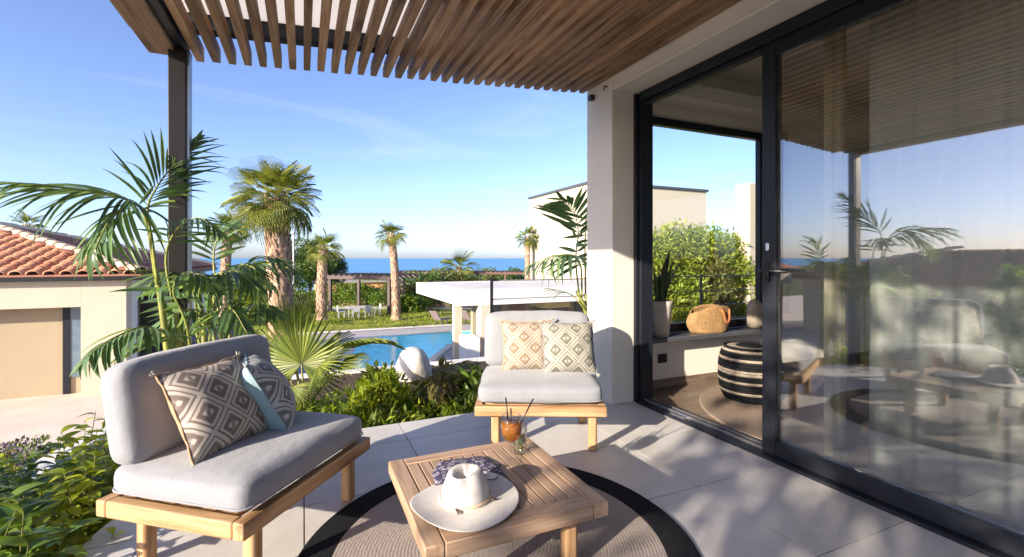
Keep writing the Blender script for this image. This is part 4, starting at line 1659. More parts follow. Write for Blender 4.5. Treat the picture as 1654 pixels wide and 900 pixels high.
frond(kq, k1, kp3((936, 480, 4.4), (930, 420, 4.38), (934, 375, 4.35), (926, 340, 4.3), (908, 322, 4.25)), 17, 0.46, 1.7, 0.35, 0.25, 0.95, 0.5, 11, 0.009)
frond(kq, k1, kp3((940, 480, 4.42), (938, 430, 4.35), (925, 412, 4.25), (890, 415, 4.15), (855, 428, 4.05)), 17, 0.40, 1.7, 0.65, 0.25, 0.9, 0.1, 12, 0.009)
frond(kq, k1, kp3((946, 480, 4.5), (945, 400, 4.5), (948, 345, 4.5), (962, 325, 4.5), (985, 335, 4.5)), 12, 0.34, 1.5, 0.6, 0.3, 0.9, -0.3, 13, 0.009)
frond(kq, k1, kp3((945, 500, 4.4), (925, 478, 4.38), (905, 470, 4.36), (885, 466, 4.34)), 6, 0.22, 0.9, 0.2, 0.35, 0.4, 0.0, 14, 0.007)


# ------------------------------------------------------------------ fan leaves and fan palms
def fan_mesh(name, mat, n=34, spread=R(255), split=0.55, droop=0.25, fold=0.25, seed=0, tipdroop=0.35, dish=0.2, blade=0.62):
    """A palmate leaf of unit radius: hub at the origin, middle blade along +Y, pleated, tips split and hanging."""
    g = random.Random(seed)
    vs, fs = [], []
    for i in range(n):
        a = -spread / 2 + spread * (i + 0.5) / n
        da = spread / n * 0.5
        L = (0.72 + 0.28 * math.cos(a * 0.6)) * g.uniform(0.92, 1.06)

        def pt(r, ang, z):
            zz = z - droop * r * r * 0.5 - (tipdroop * max(0, r - split) ** 2 * 2.2) + dish * abs(math.sin(ang)) * r * 0.6
            return (r * math.sin(ang), r * math.cos(ang), zz)
        k = len(vs)
        vs.append(pt(0.02, a, 0))
        for r_, w in ((0.3, 1.0), (split, 1.0), (0.78, blade), (1.0, 0.06)):
            rr_ = r_ * L
            ww = da * w * (split / max(split, r_) if r_ > split else 1)
            vs.append(pt(rr_, a - ww, 0))
            vs.append(pt(rr_, a, fold * da * rr_ * 1.6))
            vs.append(pt(rr_, a + ww, 0))
        fs += [(k, k + 2, k + 1), (k, k + 3, k + 2)]
        for s in range(3):
            q = k + 1 + s * 3
            fs += [(q, q + 1, q + 4, q + 3), (q + 1, q + 2, q + 5, q + 4)]
    return me_from(name, vs, fs, mat, False)


FANS = [fan_mesh('palm_fan_%d' % k, PALMLEAF, 22, R(s), sp, d, 0.3, k, td, 0.2, 0.42) for k, (s, sp, d, td) in enumerate(
    [(140, 0.34, 0.2, 0.35), (160, 0.32, 0.25, 0.5), (110, 0.36, 0.12, 0.2)])]
DRYFANS = [fan_mesh('dry_fan_%d' % k, DRYLEAF, 20, R(150), 0.35, 0.7, 0.3, k + 5, 1.2) for k in range(2)]
PETIOLE = m_plain('palm_petiole', (0.20, 0.20, 0.06), 0.6, 0, 0.3)


def fan_leaf(parent, base, d, petL, rad, me, nrm_hint=Vector((0, 0, 1)), roll=0.0, mat=PETIOLE, r0=0.02):
    d = d.normalized()
    hub = base + d * petL
    pm = MB().tube([base, base.lerp(hub, 0.5) + Vector((0, 0, 0.03 * petL)), hub], [r0, r0 * 0.7, r0 * 0.5], 6)
    lf = link('fan_leaf', me, parent)
    d2 = (d - Vector((0, 0, 0.18))).normalized()
    M = (Matrix.Rotation(roll, 3, d2) @ axes(d2, nrm_hint) @ Matrix.Diagonal((rad, rad, rad))).to_4x4()
    M.translation = hub
    lf.matrix_local = M
    return pm


def fan_palm(label, base, top_z, r_base, r_top, crown_r, n_leaves, seed, lean=(0, 0), group='tall fan palms in the garden', detail=True, trunk_rough=1.0):
    g = random.Random(seed)
    t = thing('fan_palm', label, 'palm tree', base, 0, group)
    hgt = top_z - base[2]
    # trunk: rough column with overlapping leaf-base scales
    n, rows = 18, max(14, int(hgt * 5))
    vs, fs = [], []
    for j in range(rows + 1):
        q = j / rows
        r_ = r_base + (r_top - r_base) * q + r_base * 0.35 * max(0, 0.06 - q) / 0.06
        for i in range(n):
            a = 2 * math.pi * i / n
            rr_ = r_ * (1 + 0.05 * noise.noise(Vector((math.cos(a) * 2 + seed, math.sin(a) * 2, q * hgt * 3))))
            vs.append((lean[0] * q * q + rr_ * math.cos(a), lean[1] * q * q + rr_ * math.sin(a), q * hgt))
    for j in range(rows):
        for i in range(n):
            fs.append((j * n + i, j * n + (i + 1) % n, (j + 1) * n + (i + 1) % n, (j + 1) * n + i))
    tr = link('trunk', me_from('trunk', vs, fs, PALMBARK, True), t)
    sc = MB()
    step = 0.12 if detail else 0.2
    z = 0.1
    row = 0
    while z < hgt:
        q = z / hgt
        r_ = r_base + (r_top - r_base) * q
        m = 11 if detail else 7
        for i in range(m):
            a = 2 * math.pi * (i + 0.5 * (row % 2)) / m + g.uniform(-0.12, 0.12)
            w = 2.4 * r_ / m * g.uniform(0.7, 1.15)
            hh = step * g.uniform(1.1, 1.9)
            o = g.uniform(0.16, 0.38) * r_ * 0.55 * trunk_rough
            c, s = math.cos(a), math.sin(a)
            bx, by = lean[0] * q * q, lean[1] * q * q
            p0 = Vector((bx + c * r_ * 0.98, by + s * r_ * 0.98, z))
            tang = Vector((-s, c, 0))
            outv = Vector((c, s, 0))
            tipp = p0 + Vector((0, 0, hh)) + outv * o + tang * g.uniform(-0.3, 0.3) * w
            vsx = [p0 - tang * w, p0 + tang * w, tipp + tang * w * 0.45, tipp - tang * w * 0.45, p0 + outv * o * 0.5 + Vector((0, 0, hh * 0.5)), tipp - outv * o * 0.8]
            sc.add(vsx, [(0, 1, 4), (1, 2, 4), (2, 3, 4), (3, 0, 4), (3, 2, 5), (0, 3, 5), (2, 1, 5)])
        z += step
        row += 1
    so2 = sc.build('husk_scales', PALMBARK, tr)
    so2['kind'] = 'stuff'
    pet = MB()
    topc = Vector((lean[0], lean[1], hgt))
    for k in range(n_leaves):
        q = k / n_leaves
        az = k * 2.39996 + g.uniform(-0.25, 0.25)
        el = R(84) - q * R(128) + g.uniform(-0.3, 0.3)
        d = Vector((math.cos(az) * math.cos(el), math.sin(az) * math.cos(el), math.sin(el)))
        b = topc + Vector((math.cos(az) * r_top * 0.7, math.sin(az) * r_top * 0.7, 0.25 * r_top - q * 0.9 * r_top))
        me = g.choice((FANS[0], FANS[2])) if el > 0.5 else g.choice(FANS[:2])
        R_ = crown_r * g.uniform(0.50, 0.82)
        pm = fan_leaf(t, b, d, crown_r * g.uniform(0.22, 0.46), R_, me, roll=g.uniform(-0.5, 0.5), r0=0.018 * crown_r)
        pet.add(pm.v, pm.f)
    nd = max(4, n_leaves // 6)
    for k in range(nd):
        az = k * 6.283 / nd + g.uniform(-0.3, 0.3)
        d = Vector((math.cos(az) * 0.55, math.sin(az) * 0.55, -0.75))
        b = topc + Vector((math.cos(az) * r_top * 0.9, math.sin(az) * r_top * 0.9, -0.7 * r_top))
        pm = fan_leaf(t, b, d, crown_r * 0.22, crown_r * 0.34, g.choice(DRYFANS), Vector((math.cos(az), math.sin(az), 0.3)), r0=0.015 * crown_r)
        pet.add(pm.v, pm.f)
    pet.build('petioles', PETIOLE, t, True)
    return t


def palm_at(label, u, v_base, v_top, Z, rb, rt, cr, n, seed, lean=(0, 0), detail=False):
    p = at(u, v_base, Z)
    top = at(u, v_top, Z)
    return fan_palm(label, (p.x, p.y, p.z), top.z, rb, rt, cr, n, seed, lean, detail=detail)


palm_at('largest fan palm with thick husky trunk behind the near chair', 455, 625, 322, 11.0, 0.28, 0.25, 0.86, 70, 1, (-0.13, 0), True)
palm_at('slender fan palm seen left of the thick trunked palm', 362, 512, 370, 29, 0.27, 0.26, 1.18, 40, 2, (0.25, 0.1))
palm_at('short fan palm standing in front of the pine tree', 519, 516, 402, 31, 0.34, 0.28, 1.08, 36, 3, (0.12, 0))
palm_at('slim leaning fan palm beside the far brown pergola', 640, 517, 380, 32.8, 0.30, 0.22, 0.98, 34, 4, (-0.35, 0))
palm_at('fan palm beside the white cube villa', 852, 508, 384, 37, 0.22, 0.19, 0.92, 32, 5)
palm_at('small fan palm peeking over the tiled roof ridge', 44, 470, 366, 40, 0.22, 0.2, 1.3, 22, 6)

# young fan palm in the bed
yb = at(492, 668, 4.15)
yp = thing('young_fan_palm', 'young stemless fan palm in the bed beyond the near chair', 'palm', yb)
YF = [fan_mesh('young_fan_%d' % k, FANLEAF, 40, R(s), sp, d, 0.35, 20 + k, td, dish) for k, (s, sp, d, td, dish) in enumerate(
    [(300, 0.5, 0.05, 0.15, 0.05), (200, 0.5, 0.3, 0.3, 0.5), (110, 0.6, 0.1, 0.1, 0.1), (240, 0.5, 0.2, 0.35, 0.2)])]


def yleaf(hub, tip, rad, me, nrm, pr=0.012):
    hub, tip = Vector(hub) - yb, Vector(tip) - yb
    MB().tube(catmull([Vector((0, 0, 0)), hub * 0.5 + Vector((0, 0, 0.04)), hub], 8), [pr, pr, pr, pr, pr * .9, pr * .8, pr * .7, pr * .6, pr * .5], 6).build('petiole', PETIOLE, yp, True)
    d = (tip - hub).normalized()
    lf = link('fan_leaf', me, yp)
    M = (axes(d, Vector(nrm)) @ Matrix.Diagonal((rad, rad, rad))).to_4x4()
    M.translation = hub
    lf.matrix_local = M


camv = Vector((-SY, -CY, 0))
yleaf(at(487, 588, 4.1), at(490, 515, 4.0), 0.52, YF[0], camv + Vector((0, 0, 0.25)))
yleaf(at(556, 566, 4.2), at(625, 545, 4.35), 0.50, YF[1], Vector((-0.5, 0.2, 0.9)))
yleaf(at(466, 545, 4.3), at(474, 497, 4.3), 0.40, YF[2], camv + Vector((0.8, 0, 0)))
yleaf(at(515, 590, 4.1), at(560, 540, 4.05), 0.38, YF[3], Vector((-0.3, -0.4, 0.9)))
yleaf(at(452, 585, 4.4), at(425, 530, 4.5), 0.42, YF[3], Vector((0.3, -0.6, 0.7)))
yleaf(at(545, 600, 4.0), at(590, 580, 3.9), 0.30, YF[1], Vector((-0.2, -0.2, 1)))
yleaf(at(470, 625, 3.95), at(455, 655, 3.85), 0.26, YF[3], camv + Vector((0, 0, 0.6)))

# ------------------------------------------------------------------ shrubs in the beds
LEAFS = {}


def leaf_variants(key, mat, L, W):
    if key not in LEAFS:
        LEAFS[key] = [leaf_mesh('%s_%d' % (key, k), L, W, c, f, mat, 5) for k, (c, f) in enumerate(((0.25, 0.35), (0.6, 0.3), (0.95, 0.45)))]
    return LEAFS[key]


def twig_bush(name, label, base, stems, leaves_per, L, key, mat, W, seed, spread, height, group=None, cat='shrub', droop=0.15, dirbias=Vector((0, 0, 0))):
    """A bush of leafy stems, each leaf an object of its own."""
    g = random.Random(seed)
    t = thing(name, label, cat, base, 0, group)
    var = leaf_variants(key, mat, 1.0, W)
    for s in range(stems):
        a = g.uniform(0, 6.28)
        q = spread * math.sqrt(g.uniform(0.02, 1))
        root = Vector((q * 0.6 * math.cos(a), q * 0.6 * math.sin(a), 0))
        hh = height * g.uniform(0.55, 1.05) * (1 - 0.25 * q / max(spread, 1e-6))
        tip = root + Vector((q * 0.5 * math.cos(a), q * 0.5 * math.sin(a), hh)) + dirbias * hh
        mid = root.lerp(tip, 0.5) + Vector((g.uniform(-.07, .07), g.uniform(-.07, .07), 0.04))
        cur = catmull([root, mid, tip], 10)
        st = MB().tube(cur, [0.005 - 0.0037 * i / 10 for i in range(11)], 6).build('stem', STEM, t, True)
        for k in range(leaves_per):
            u = 0.18 + 0.82 * (k + 0.5) / leaves_per
            i = min(9, int(u * 10))
            p = cur[i].lerp(cur[i + 1], u * 10 - i)
            az = k * 2.4 + g.uniform(-0.4, 0.4)
            el = g.uniform(-0.1, 0.5) + 0.6 * u - droop * 2
            d = Vector((math.cos(az) * math.cos(el), math.sin(az) * math.cos(el), math.sin(el)))
            o = link('leaf', g.choice(var), st)
            sc_ = L * g.uniform(0.75, 1.35) * (1 - 0.25 * u * u)
            M = (axes(d, Vector((g.uniform(-.3, .3), g.uniform(-.3, .3), 1))) @ Matrix.Diagonal((sc_, sc_, sc_))).to_4x4()
            M.translation = p
            o.matrix_local = M
    return t


# near-left bushes: large glossy leaves
LIMEG = m_leaf('lime_glossy_leaf', (0.21, 0.31, 0.025), (0.42, 0.47, 0.05), 0.33, 0.52, False, 0.02)
GRP = 'leafy shrubs along the terrace edge'
for lb, (u, Z), h_, st, lp_, L_, key, mat, sp_r, sd in [
    ('glossy dark broad-leaved shrub in the near left corner', (25, 1.62), 0.66, 15, 18, 0.125, 'bigleaf', BIGLEAF, 0.18, 21),
    ('yellow-green shrub at the back corner of the near chair', (150, 2.22), 0.76, 16, 18, 0.10, 'limeleaf', LIMEG, 0.20, 22),
    ('dark leafy shrub cut off by the left picture edge', (-50, 1.75), 0.72, 13, 18, 0.13, 'bigleaf', BIGLEAF, 0.20, 23),
    ('low bright shrub under the near chair frame corner', (118, 1.86), 0.46, 18, 15, 0.08, 'limeleaf', LIMEG, 0.17, 24),
    ('leafy shrub between kerb wall and the yellow-green shrub', (75, 2.15), 0.62, 16, 18, 0.10, 'bigleaf', BIGLEAF, 0.20, 25),
    ('bright shrub rising behind the glossy corner shrub', (62, 1.85), 0.60, 15, 18, 0.095, 'limeleaf', LIMEG, 0.18, 26),
    ('lime shrub half hidden behind the near chair backrest', (172, 2.65), 0.66, 15, 17, 0.10, 'limeleaf', LIMEG, 0.24, 27),
    ('low leafy shrub under the purple flowering clumps', (20, 2.5), 0.48, 15, 16, 0.095, 'bigleaf', BIGLEAF, 0.24, 28)]:
    p = at(u, 417, Z)
    twig_bush('broadleaf_shrub', lb, (p.x, p.y, -0.33), st, lp_, L_, key, mat, 0.42, sd, sp_r, h_, GRP)
gcb = []
for k in range(44):
    p = at(random.uniform(-60, 200), 417, random.uniform(1.7, 3.0))
    gcb.append(((min(p.x, -0.97), p.y, -0.27), (0.15, 0.15, 0.16)))
gc = tag(leaf_cloud('ground_cover', LIMELEAF, gcb, 7000, 0.05, 0.022, seed=31), kind='stuff')

# far bed: grassy ground cover and shrubs between the terrace and the pool
gx = [((-0.55 + 0.19 * k, 3.60 + 0.12 * math.sin(k * 1.9), -0.20), (0.20, 0.24, 0.19 + 0.05 * math.sin(k * 2.3))) for k in range(13)]
gx += [((-0.7 + 0.24 * k, 4.15 + 0.2 * math.sin(k * 2.9), -0.27), (0.26, 0.3, 0.18)) for k in range(12)]
gx += [((-0.8 + 0.3 * k, 4.75 + 0.2 * math.sin(k * 1.7), -0.31), (0.3, 0.34, 0.14)) for k in range(9)]
tag(leaf_cloud('ground_cover', LIMELEAF, gx, 8500, 0.085, 0.02, seed=32, up=0.7, curl=0.6), kind='stuff')
tag(leaf_cloud('ground_cover', MIDLEAF, [((c[0] + 0.06, c[1] + 0.03, c[2] - 0.02), r_) for c, r_ in gx], 5000, 0.06, 0.026, seed=33, up=0.5), kind='stuff')


def bush(name, label, base, blobs, mat, count, L, W, seed, group=None, stems=True, cat='shrub', **kw):
    t = thing(name, label, cat, base, 0, group)
    leaf_cloud('foliage', mat, blobs, count, L, W, t, seed=seed, **kw)
    if stems:
        b = MB()
        g = random.Random(seed)
        for c, r_ in blobs:
            b.tube(catmull([(c[0] * 0.15, c[1] * 0.15, 0), (c[0] * 0.5, c[1] * 0.5, c[2] * 0.6), (c[0], c[1], c[2] + 0.3 * r_[2])], 6), [0.02 * r_[0] / 0.3 * (1 - 0.1 * i) for i in range(7)], 5)
        b.build('stem', STEM, t, True)
    return t


bush('garden_shrub', 'yellow-green domed shrub behind the ground cover in front of the pool', (0.62, 4.05, -0.27), lobes(0.34, 0.30, 0.24, 7, 3), LIMELEAF, 1500, 0.075, 0.03, 41, 'shrubs in the bed beyond the terrace', up=0.6)
bush('garden_shrub', 'green shrub with long leaves at right of the boulder', (1.36, 3.80, -0.27), lobes(0.26, 0.24, 0.25, 6, 4), MIDLEAF, 650, 0.15, 0.035, 42, 'shrubs in the bed beyond the terrace', droop=0.9, curl=0.8, up=0.1)
bush('garden_shrub', 'brownish drooping shrub in front of the boulder', (1.12, 3.95, -0.27), lobes(0.22, 0.2, 0.28, 6, 5), BROWNLEAF, 480, 0.15, 0.032, 43, 'shrubs in the bed beyond the terrace', droop=1.1, curl=0.9, up=0.1)
bush('garden_shrub', 'low yellow tufted plant below the young fan palm', (-0.1, 3.75, -0.27), lobes(0.28, 0.2, 0.12, 6, 6), YELLOWLEAF, 700, 0.09, 0.02, 44, 'shrubs in the bed beyond the terrace', up=0.7)
bush('garden_shrub', 'low green plant at foot of the railing behind the far chair', (2.0, 4.0, -0.27), lobes(0.5, 0.2, 0.16, 6, 7), MIDLEAF, 900, 0.09, 0.03, 45, 'shrubs in the bed beyond the terrace', up=0.6)

# white boulder
bl = at(668, 640, 5.8)
bo_ = thing('white_boulder', 'large rounded white boulder among shrubs near the pool', 'boulder', (bl.x, bl.y, -0.45))
bm = bmesh.new()
bmesh.ops.create_icosphere(bm, subdivisions=4, radius=1.0)
for v in bm.verts:
    c = v.co.copy()
    k = 1 + 0.10 * noise.noise(c * 1.1 + Vector((3, 1, 7))) + 0.025 * noise.noise(c * 3.0)
    v.co = Vector((c.x * 0.215 * k * (1 - 0.16 * c.z), c.y * 0.22 * k, 0.22 + c.z * 0.33 * k))
    if v.co.z > 0.40:
        v.co.z = 0.40 + (v.co.z - 0.40) * 0.6
me = bpy.data.meshes.new('boulder')
bm.to_mesh(me)
bm.free()
me.materials.append(STONE)
me.polygons.foreach_set('use_smooth', [True] * len(me.polygons))
link('rock', me, bo_)

# purple flowers beyond the kerb
for k, (u, v, Z, lb) in enumerate([(28, 790, 3.55, 'silvery flowering clump at left picture edge behind the kerb'), (75, 775, 3.75, 'purple flowering clump between the other two behind the kerb'), (112, 760, 3.9, 'purple flowering clump nearest the yellow-green shrub behind the kerb')]):
    p = at(u, 772, Z + 0.2)
    zb = p.z
    t = thing('flowering_plant', lb, 'flowers', (p.x - 0.1, p.y, zb), 0, 'purple flowers behind the kerb wall')
    lb_ = lobes(0.22, 0.22, 0.16, 7, 50 + k)
    leaf_cloud('foliage', OLIVE if k == 0 else DARKLEAF, lb_, 600, 0.045, 0.02, t, seed=60 + k, up=0.7)
    leaf_cloud('petals', PURPLE, [((c[0] * 1.1, c[1] * 1.1, c[2] + r_[2] * 0.7), (r_[0] * 0.5, r_[1] * 0.5, r_[2] * 0.3)) for c, r_ in lb_], 260, 0.022, 0.018, t, seed=70 + k, up=0.8)
    t.children[-1]['kind'] = 'stuff'
    b = MB()
    for c, r_ in lb_:
        b.tube([(c[0] * 0.2, c[1] * 0.2, -0.9), (c[0] * 0.5, c[1] * 0.5, 0), (c[0], c[1], c[2])], 0.006, 5)
    b.build('stem', STEM, t)

# shrubs and trees left of the terrace (outside the frame; mirrored in the glass, shading the floor)
for k, (x, y, sz, hgt, mat) in enumerate([(-2.35, 2.45, 0.25, 0.72, MIDLEAF), (-2.3, 3.35, 0.40, 0.60, DARKLEAF)]):
    bush('tall_shrub', ['tall leafy shrub mirrored in the glass at right of the near chair', 'dark leafy shrub mirrored in the glass behind the kentia palm'][k],
         (x, y, -0.5), [((c[0], c[1], c[2] * 1.15), r_) for c, r_ in lobes(sz, sz, hgt, 9, 80 + k)], mat, 1500, 0.10, 0.045, 90 + k, 'tall shrubs left of the terrace')


def tree(name, label, base, hgt, crown, mat, count, L, W, seed, group, trunk_r=0.15, low=0.3, cat='tree'):
    g = random.Random(seed)
    t = thing(name, label, cat, base, 0, group)
    tr = MB()
    tr.tube(catmull([(0, 0, 0), (0.05 * hgt, 0.02 * hgt, hgt * 0.35), (0, 0, hgt * 0.62)], 8), [trunk_r * (1 - 0.08 * i) for i in range(9)], 8)
    bl_ = []
    for k in range(crown[3]):
        a = g.uniform(0, 6.28)
        q = g.uniform(0.15, 1.0)
        c = Vector((crown[0] * 0.72 * q * math.cos(a), crown[1] * 0.72 * q * math.sin(a), hgt * (low + (1 - low) * g.uniform(0.05, 0.92))))
        s = g.uniform(0.22, 0.42)
        bl_.append((tuple(c), (crown[0] * s, crown[1] * s, crown[2] * s * 0.8)))
        tr.tube(catmull([(0, 0, hgt * 0.35), tuple(c.lerp(Vector((0, 0, hgt * 0.5)), 0.5)), tuple(c)], 5), [trunk_r * 0.4 * (1 - 0.15 * i) for i in range(6)], 5)
    tr.build('trunk', BARK, t, True)
    leaf_cloud('crown', mat, bl_, count, L, W, t, seed=seed + 1, shell=0.35)
    return t


tree('shade_tree', 'broad leafy tree left behind the camera shading the floor', (-6.2, -4.15, YARD_Z), 5.8, (3.0, 2.4, 2.8, 26), DARKLEAF, 7500, 0.18, 0.10, 101, 'trees behind the terrace', 0.16)
tree('shade_tree', 'slender light-crowned tree left of the terrace dappling the floor', (-6.0, -2.55, YARD_Z), 6.0, (1.7, 1.25, 2.6, 20), MIDLEAF, 1350, 0.19, 0.11, 103, 'trees behind the terrace', 0.09, 0.42)
tree('shade_tree', 'second leafy tree further behind the camera', (-5.6, -7.0, YARD_Z), 5.8, (2.8, 2.6, 2.8, 24), MIDLEAF, 6000, 0.22, 0.12, 102, 'trees behind the terrace', 0.16)

# ------------------------------------------------------------------ the tiled house on the left
def tile_mesh(mat, r=0.115, L=0.44, n=6):
    vs, fs = [], []
    for y, k, zz in ((0, 1.0, 0.02), (L, 0.82, 0.0)):
        for i in range(n + 1):
            a = math.pi * i / n
            vs.append((r * k * math.cos(a), y, r * k * 0.75 * math.sin(a) + zz))
    m = n + 1
    for i in range(n):
        fs.append((i, i + 1, m + i + 1, m + i))
    for i in range(n + 1):                                   # thickness at the open lower end
        a = math.pi * i / n
        vs.append((r * 0.82 * math.cos(a), 0, r * 0.75 * 0.8 * math.sin(a) + 0.02))
    for i in range(n):
        fs.append((i + 1, i, 2 * m + i, 2 * m + i + 1))
    return me_from('roof_tile', vs, fs, mat, True)


TM = tile_mesh(TERRA)
HM = tile_mesh(TERRA_PALE, 0.15, 0.46)
PITCH = 0.27


def hip_roof(root, off, x0, x1, y0, y1, ze, individual):
    """Hip roof over the eave rectangle; front (-Y) face individually tiled when asked."""
    half = min(x1 - x0, y1 - y0) / 2
    zr = ze + PITCH * half
    if (y1 - y0) <= (x1 - x0):
        ra, rb = (x0 + half, (y0 + y1) / 2), (x1 - half, (y0 + y1) / 2)
    else:
        ra, rb = ((x0 + x1) / 2, y0 + half), ((x0 + x1) / 2, y1 - half)
    V = [(x0, y0, ze), (x1, y0, ze), (x1, y1, ze), (x0, y1, ze), (*ra, zr), (*rb, zr), (x0, y0, ze - 0.09), (x1, y0, ze - 0.09), (x1, y1, ze - 0.09), (x0, y1, ze - 0.09)]
    if (y1 - y0) <= (x1 - x0):
        F = [(0, 1, 5, 4), (1, 2, 5), (2, 3, 4, 5), (3, 0, 4)]
    else:
        F = [(0, 1, 4), (1, 2, 5, 4), (2, 3, 5), (3, 0, 4, 5)]
    F += [(0, 6, 7, 1), (1, 7, 8, 2), (2, 8, 9, 3), (3, 9, 6, 0), (9, 8, 7, 6)]
    rf = MB().add([Vector(v) - off for v in V], F).build('roof', TERRA_DK, root)
    ang = math.atan(PITCH)
    stuff = MB()
    # side (+X) face, joined
    colw = 0.26
    tv = [Vector(v.co) for v in TM.vertices]
    tf = [tuple(p.vertices) for p in TM.polygons]

    def put(px, py, s, facing, single):
        # s: distance in plan from the eave; facing: 'front' or 'side'
        z = ze + PITCH * s
        if facing == 'front':
            M = Matrix.Translation(Vector((px, y0 + s, z)) - off) @ Matrix.Rotation(ang, 4, 'X')
        else:
            M = Matrix.Translation(Vector((x1 - s, py, z)) - off) @ Matrix.Rotation(R(90), 4, 'Z') @ Matrix.Rotation(ang, 4, 'X')
        if single:
            o = link('tile', TM, rf)
            o.matrix_local = M @ Matrix.Rotation(random.uniform(-0.03, 0.03), 4, 'Z')
        else:
            stuff.add(tv, tf, M)
    rows = int(half / 0.36)
    ncol = int((x1 - x0) / colw)
    for i in range(ncol):
        px = x1 - 0.2 - i * colw
        if px < x0 + 0.1 or (individual and i > 22):
            break
        for j in range(rows):
            s = j * 0.36
            if px > x1 - s - 0.05 or px < x0 + s:
                continue
            put(px, 0, s, 'front', individual)
    ncol = int((y1 - y0) / colw)
    for i in range(ncol):
        py = y0 + 0.2 + i * colw
        for j in range(rows):
            s = j * 0.36
            if py < y0 + s + 0.05 or py > y1 - s - 0.05:
                continue
            put(0, py, s, 'side', False)
    if stuff.v:
        so3 = stuff.build('side_tiles', TERRA_DK, rf, True)  # on the orange roof this darker red stands for the side's shade
        so3['kind'] = 'stuff'
    # hip tiles
    for (a, b) in (((x1, y0, ze), rb if not (y1 - y0) > (x1 - x0) else ra), ((x1, y1, ze), rb)):
        A, B = Vector(a), Vector((*b, zr))
        d = (B - A)
        n_ = int(d.length / 0.38)
        for k in range(n_):
            p = A + d * (k / n_) + Vector((0, 0, 0.05))
            M3 = axes(d, Vector((0, 0, 1)))
            o = link('hip_tile', HM, rf)
            M = M3.to_4x4()
            M.translation = p - off
            o.matrix_local = M
    return rf


HX, HY0, HY1, HE = -3.49, 12.6, 22.0, 0.80
house_o = Vector((HX, HY0, YARD_Z))
house = thing('tiled_house', 'cream single-storey house with orange barrel-tile hip roof at left', 'house', house_o)


def hbox(name, lo, hi, mat, parent=None, bevel=0.0):
    return boxpart(name, [lo[i] - house_o[i] for i in range(3)], [hi[i] - house_o[i] for i in range(3)], mat, parent or house, bevel)


XL = -13.0
RW = at(143, 480, 10.1)                                   # right jamb of the recess
rx = -4.25
hbox('wall', (rx, HY0, YARD_Z), (HX, HY0 + 0.35, HE - 0.12), HOUSE)                 # pier at the corner
hbox('wall', (XL, HY0, 0.13), (rx - 0.002, HY0 + 0.35, HE - 0.12), HOUSE)           # band above the recess
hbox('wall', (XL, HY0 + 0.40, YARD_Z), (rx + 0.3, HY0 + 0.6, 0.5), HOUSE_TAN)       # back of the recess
hw_ = hbox('window', (rx - 0.30, HY0 + 0.375, -1.4), (rx - 0.03, HY0 + 0.398, 0.128), m_plain('blue_grey_glass', (0.12, 0.17, 0.22), 0.15))
hbox('frame', (rx - 0.42, HY0 + 0.36, YARD_Z), (rx - 0.302, HY0 + 0.398, 0.128), METAL, hw_)
# right-hand side wall with a deep opening
hbox('wall', (HX - 0.35, HY0 + 0.352, YARD_Z), (HX, HY0 + 0.75, HE - 0.12), WHITE)
hbox('wall', (HX - 0.35, HY0 + 0.752, 0.25), (HX, HY1 - 0.4, HE - 0.12), WHITE)
hbox('wall', (HX - 0.35, HY0 + 4.4, YARD_Z), (HX - 0.002, HY1 - 0.4, 0.248), WHITE)
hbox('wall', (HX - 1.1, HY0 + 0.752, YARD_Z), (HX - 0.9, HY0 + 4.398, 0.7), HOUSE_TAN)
dw = hbox('door', (HX - 0.30, HY0 + 0.755, YARD_Z), (HX - 0.24, HY0 + 1.15, 0.246), METAL)
hbox('frame', (HX - 0.32, HY0 + 1.152, YARD_Z), (HX - 0.22, HY0 + 1.22, 0.246), METAL_BROWN, dw)
hbox('wall', (XL, HY0 + 0.7, YARD_Z), (HX - 1.2, HY1 - 0.4, HE - 0.14), HOUSE)
hbox('gutter', (XL - 0.4, HY0 - 0.16, HE - 0.125), (HX + 0.33, HY0 - 0.08, HE - 0.03), METAL_BROWN)
hbox('gutter', (HX + 0.24, HY0 - 0.078, HE - 0.125), (HX + 0.33, HY1, HE - 0.03), METAL_BROWN)
hbox('soffit', (XL - 0.3, HY0 - 0.078, HE - 0.117), (HX + 0.238, HY1 - 0.01, HE - 0.092), WHITE)
hip_roof(house, house_o, XL - 0.4, HX + 0.29, HY0 - 0.12, HY1, HE, True)
# a tv mast / chimney flue on the roof
# second house, seen in the glass
h2_o = Vector((-13.4, 3.0, -2.6))
h2 = thing('second_house', 'cream house with red tiled roof mirrored in the sliding glass', 'house', h2_o)
boxpart('wall', (-7.0, 0.0, 0), (0.0, 9.4, 2.9), HOUSE, h2)
boxpart('window', (-3.2, -0.03, 0.9), (-2.0, -0.002, 2.0), METAL, h2)
hip_roof(h2, h2_o, -20.8, -13.0, 2.6, 12.8, 0.4, False)

# stone steps wall with railing between house and palm
sw_ = thing('stepped_stone_wall', 'low grey stone wall of stacked courses beside the yard', 'wall', tuple(at(352, 548, 16)))
for k in range(6):
    MB().box((-0.9 + 0.012 * (k % 2), -0.14, -0.9 + k * 0.21), (0.62 - 0.015 * (k % 3), 0.16, -0.9 + k * 0.21 + 0.195)).build('course', m_plain('grey_stone_%d' % k, (0.30 + 0.02 * (k % 3), 0.31, 0.34), 0.9, 0, 0.2, 6, 0.6, 30), sw_, bevel=0.01)
fr_ = thing('garden_railing', 'thin dark garden railing beside the stone wall and lawn', 'railing', tuple(at(386, 545, 16.5)))
for x in (-0.5, 0.02, 0.25):
    MB().tube([(x, 0, -0.6), (x, 0, 0.95)], 0.022, 6).build('post', DARKGREY, fr_)
MB().tube([(-0.5, 0, 0.95), (0.25, 0, 0.95)], 0.02, 6).build('top_bar', DARKGREY, fr_)

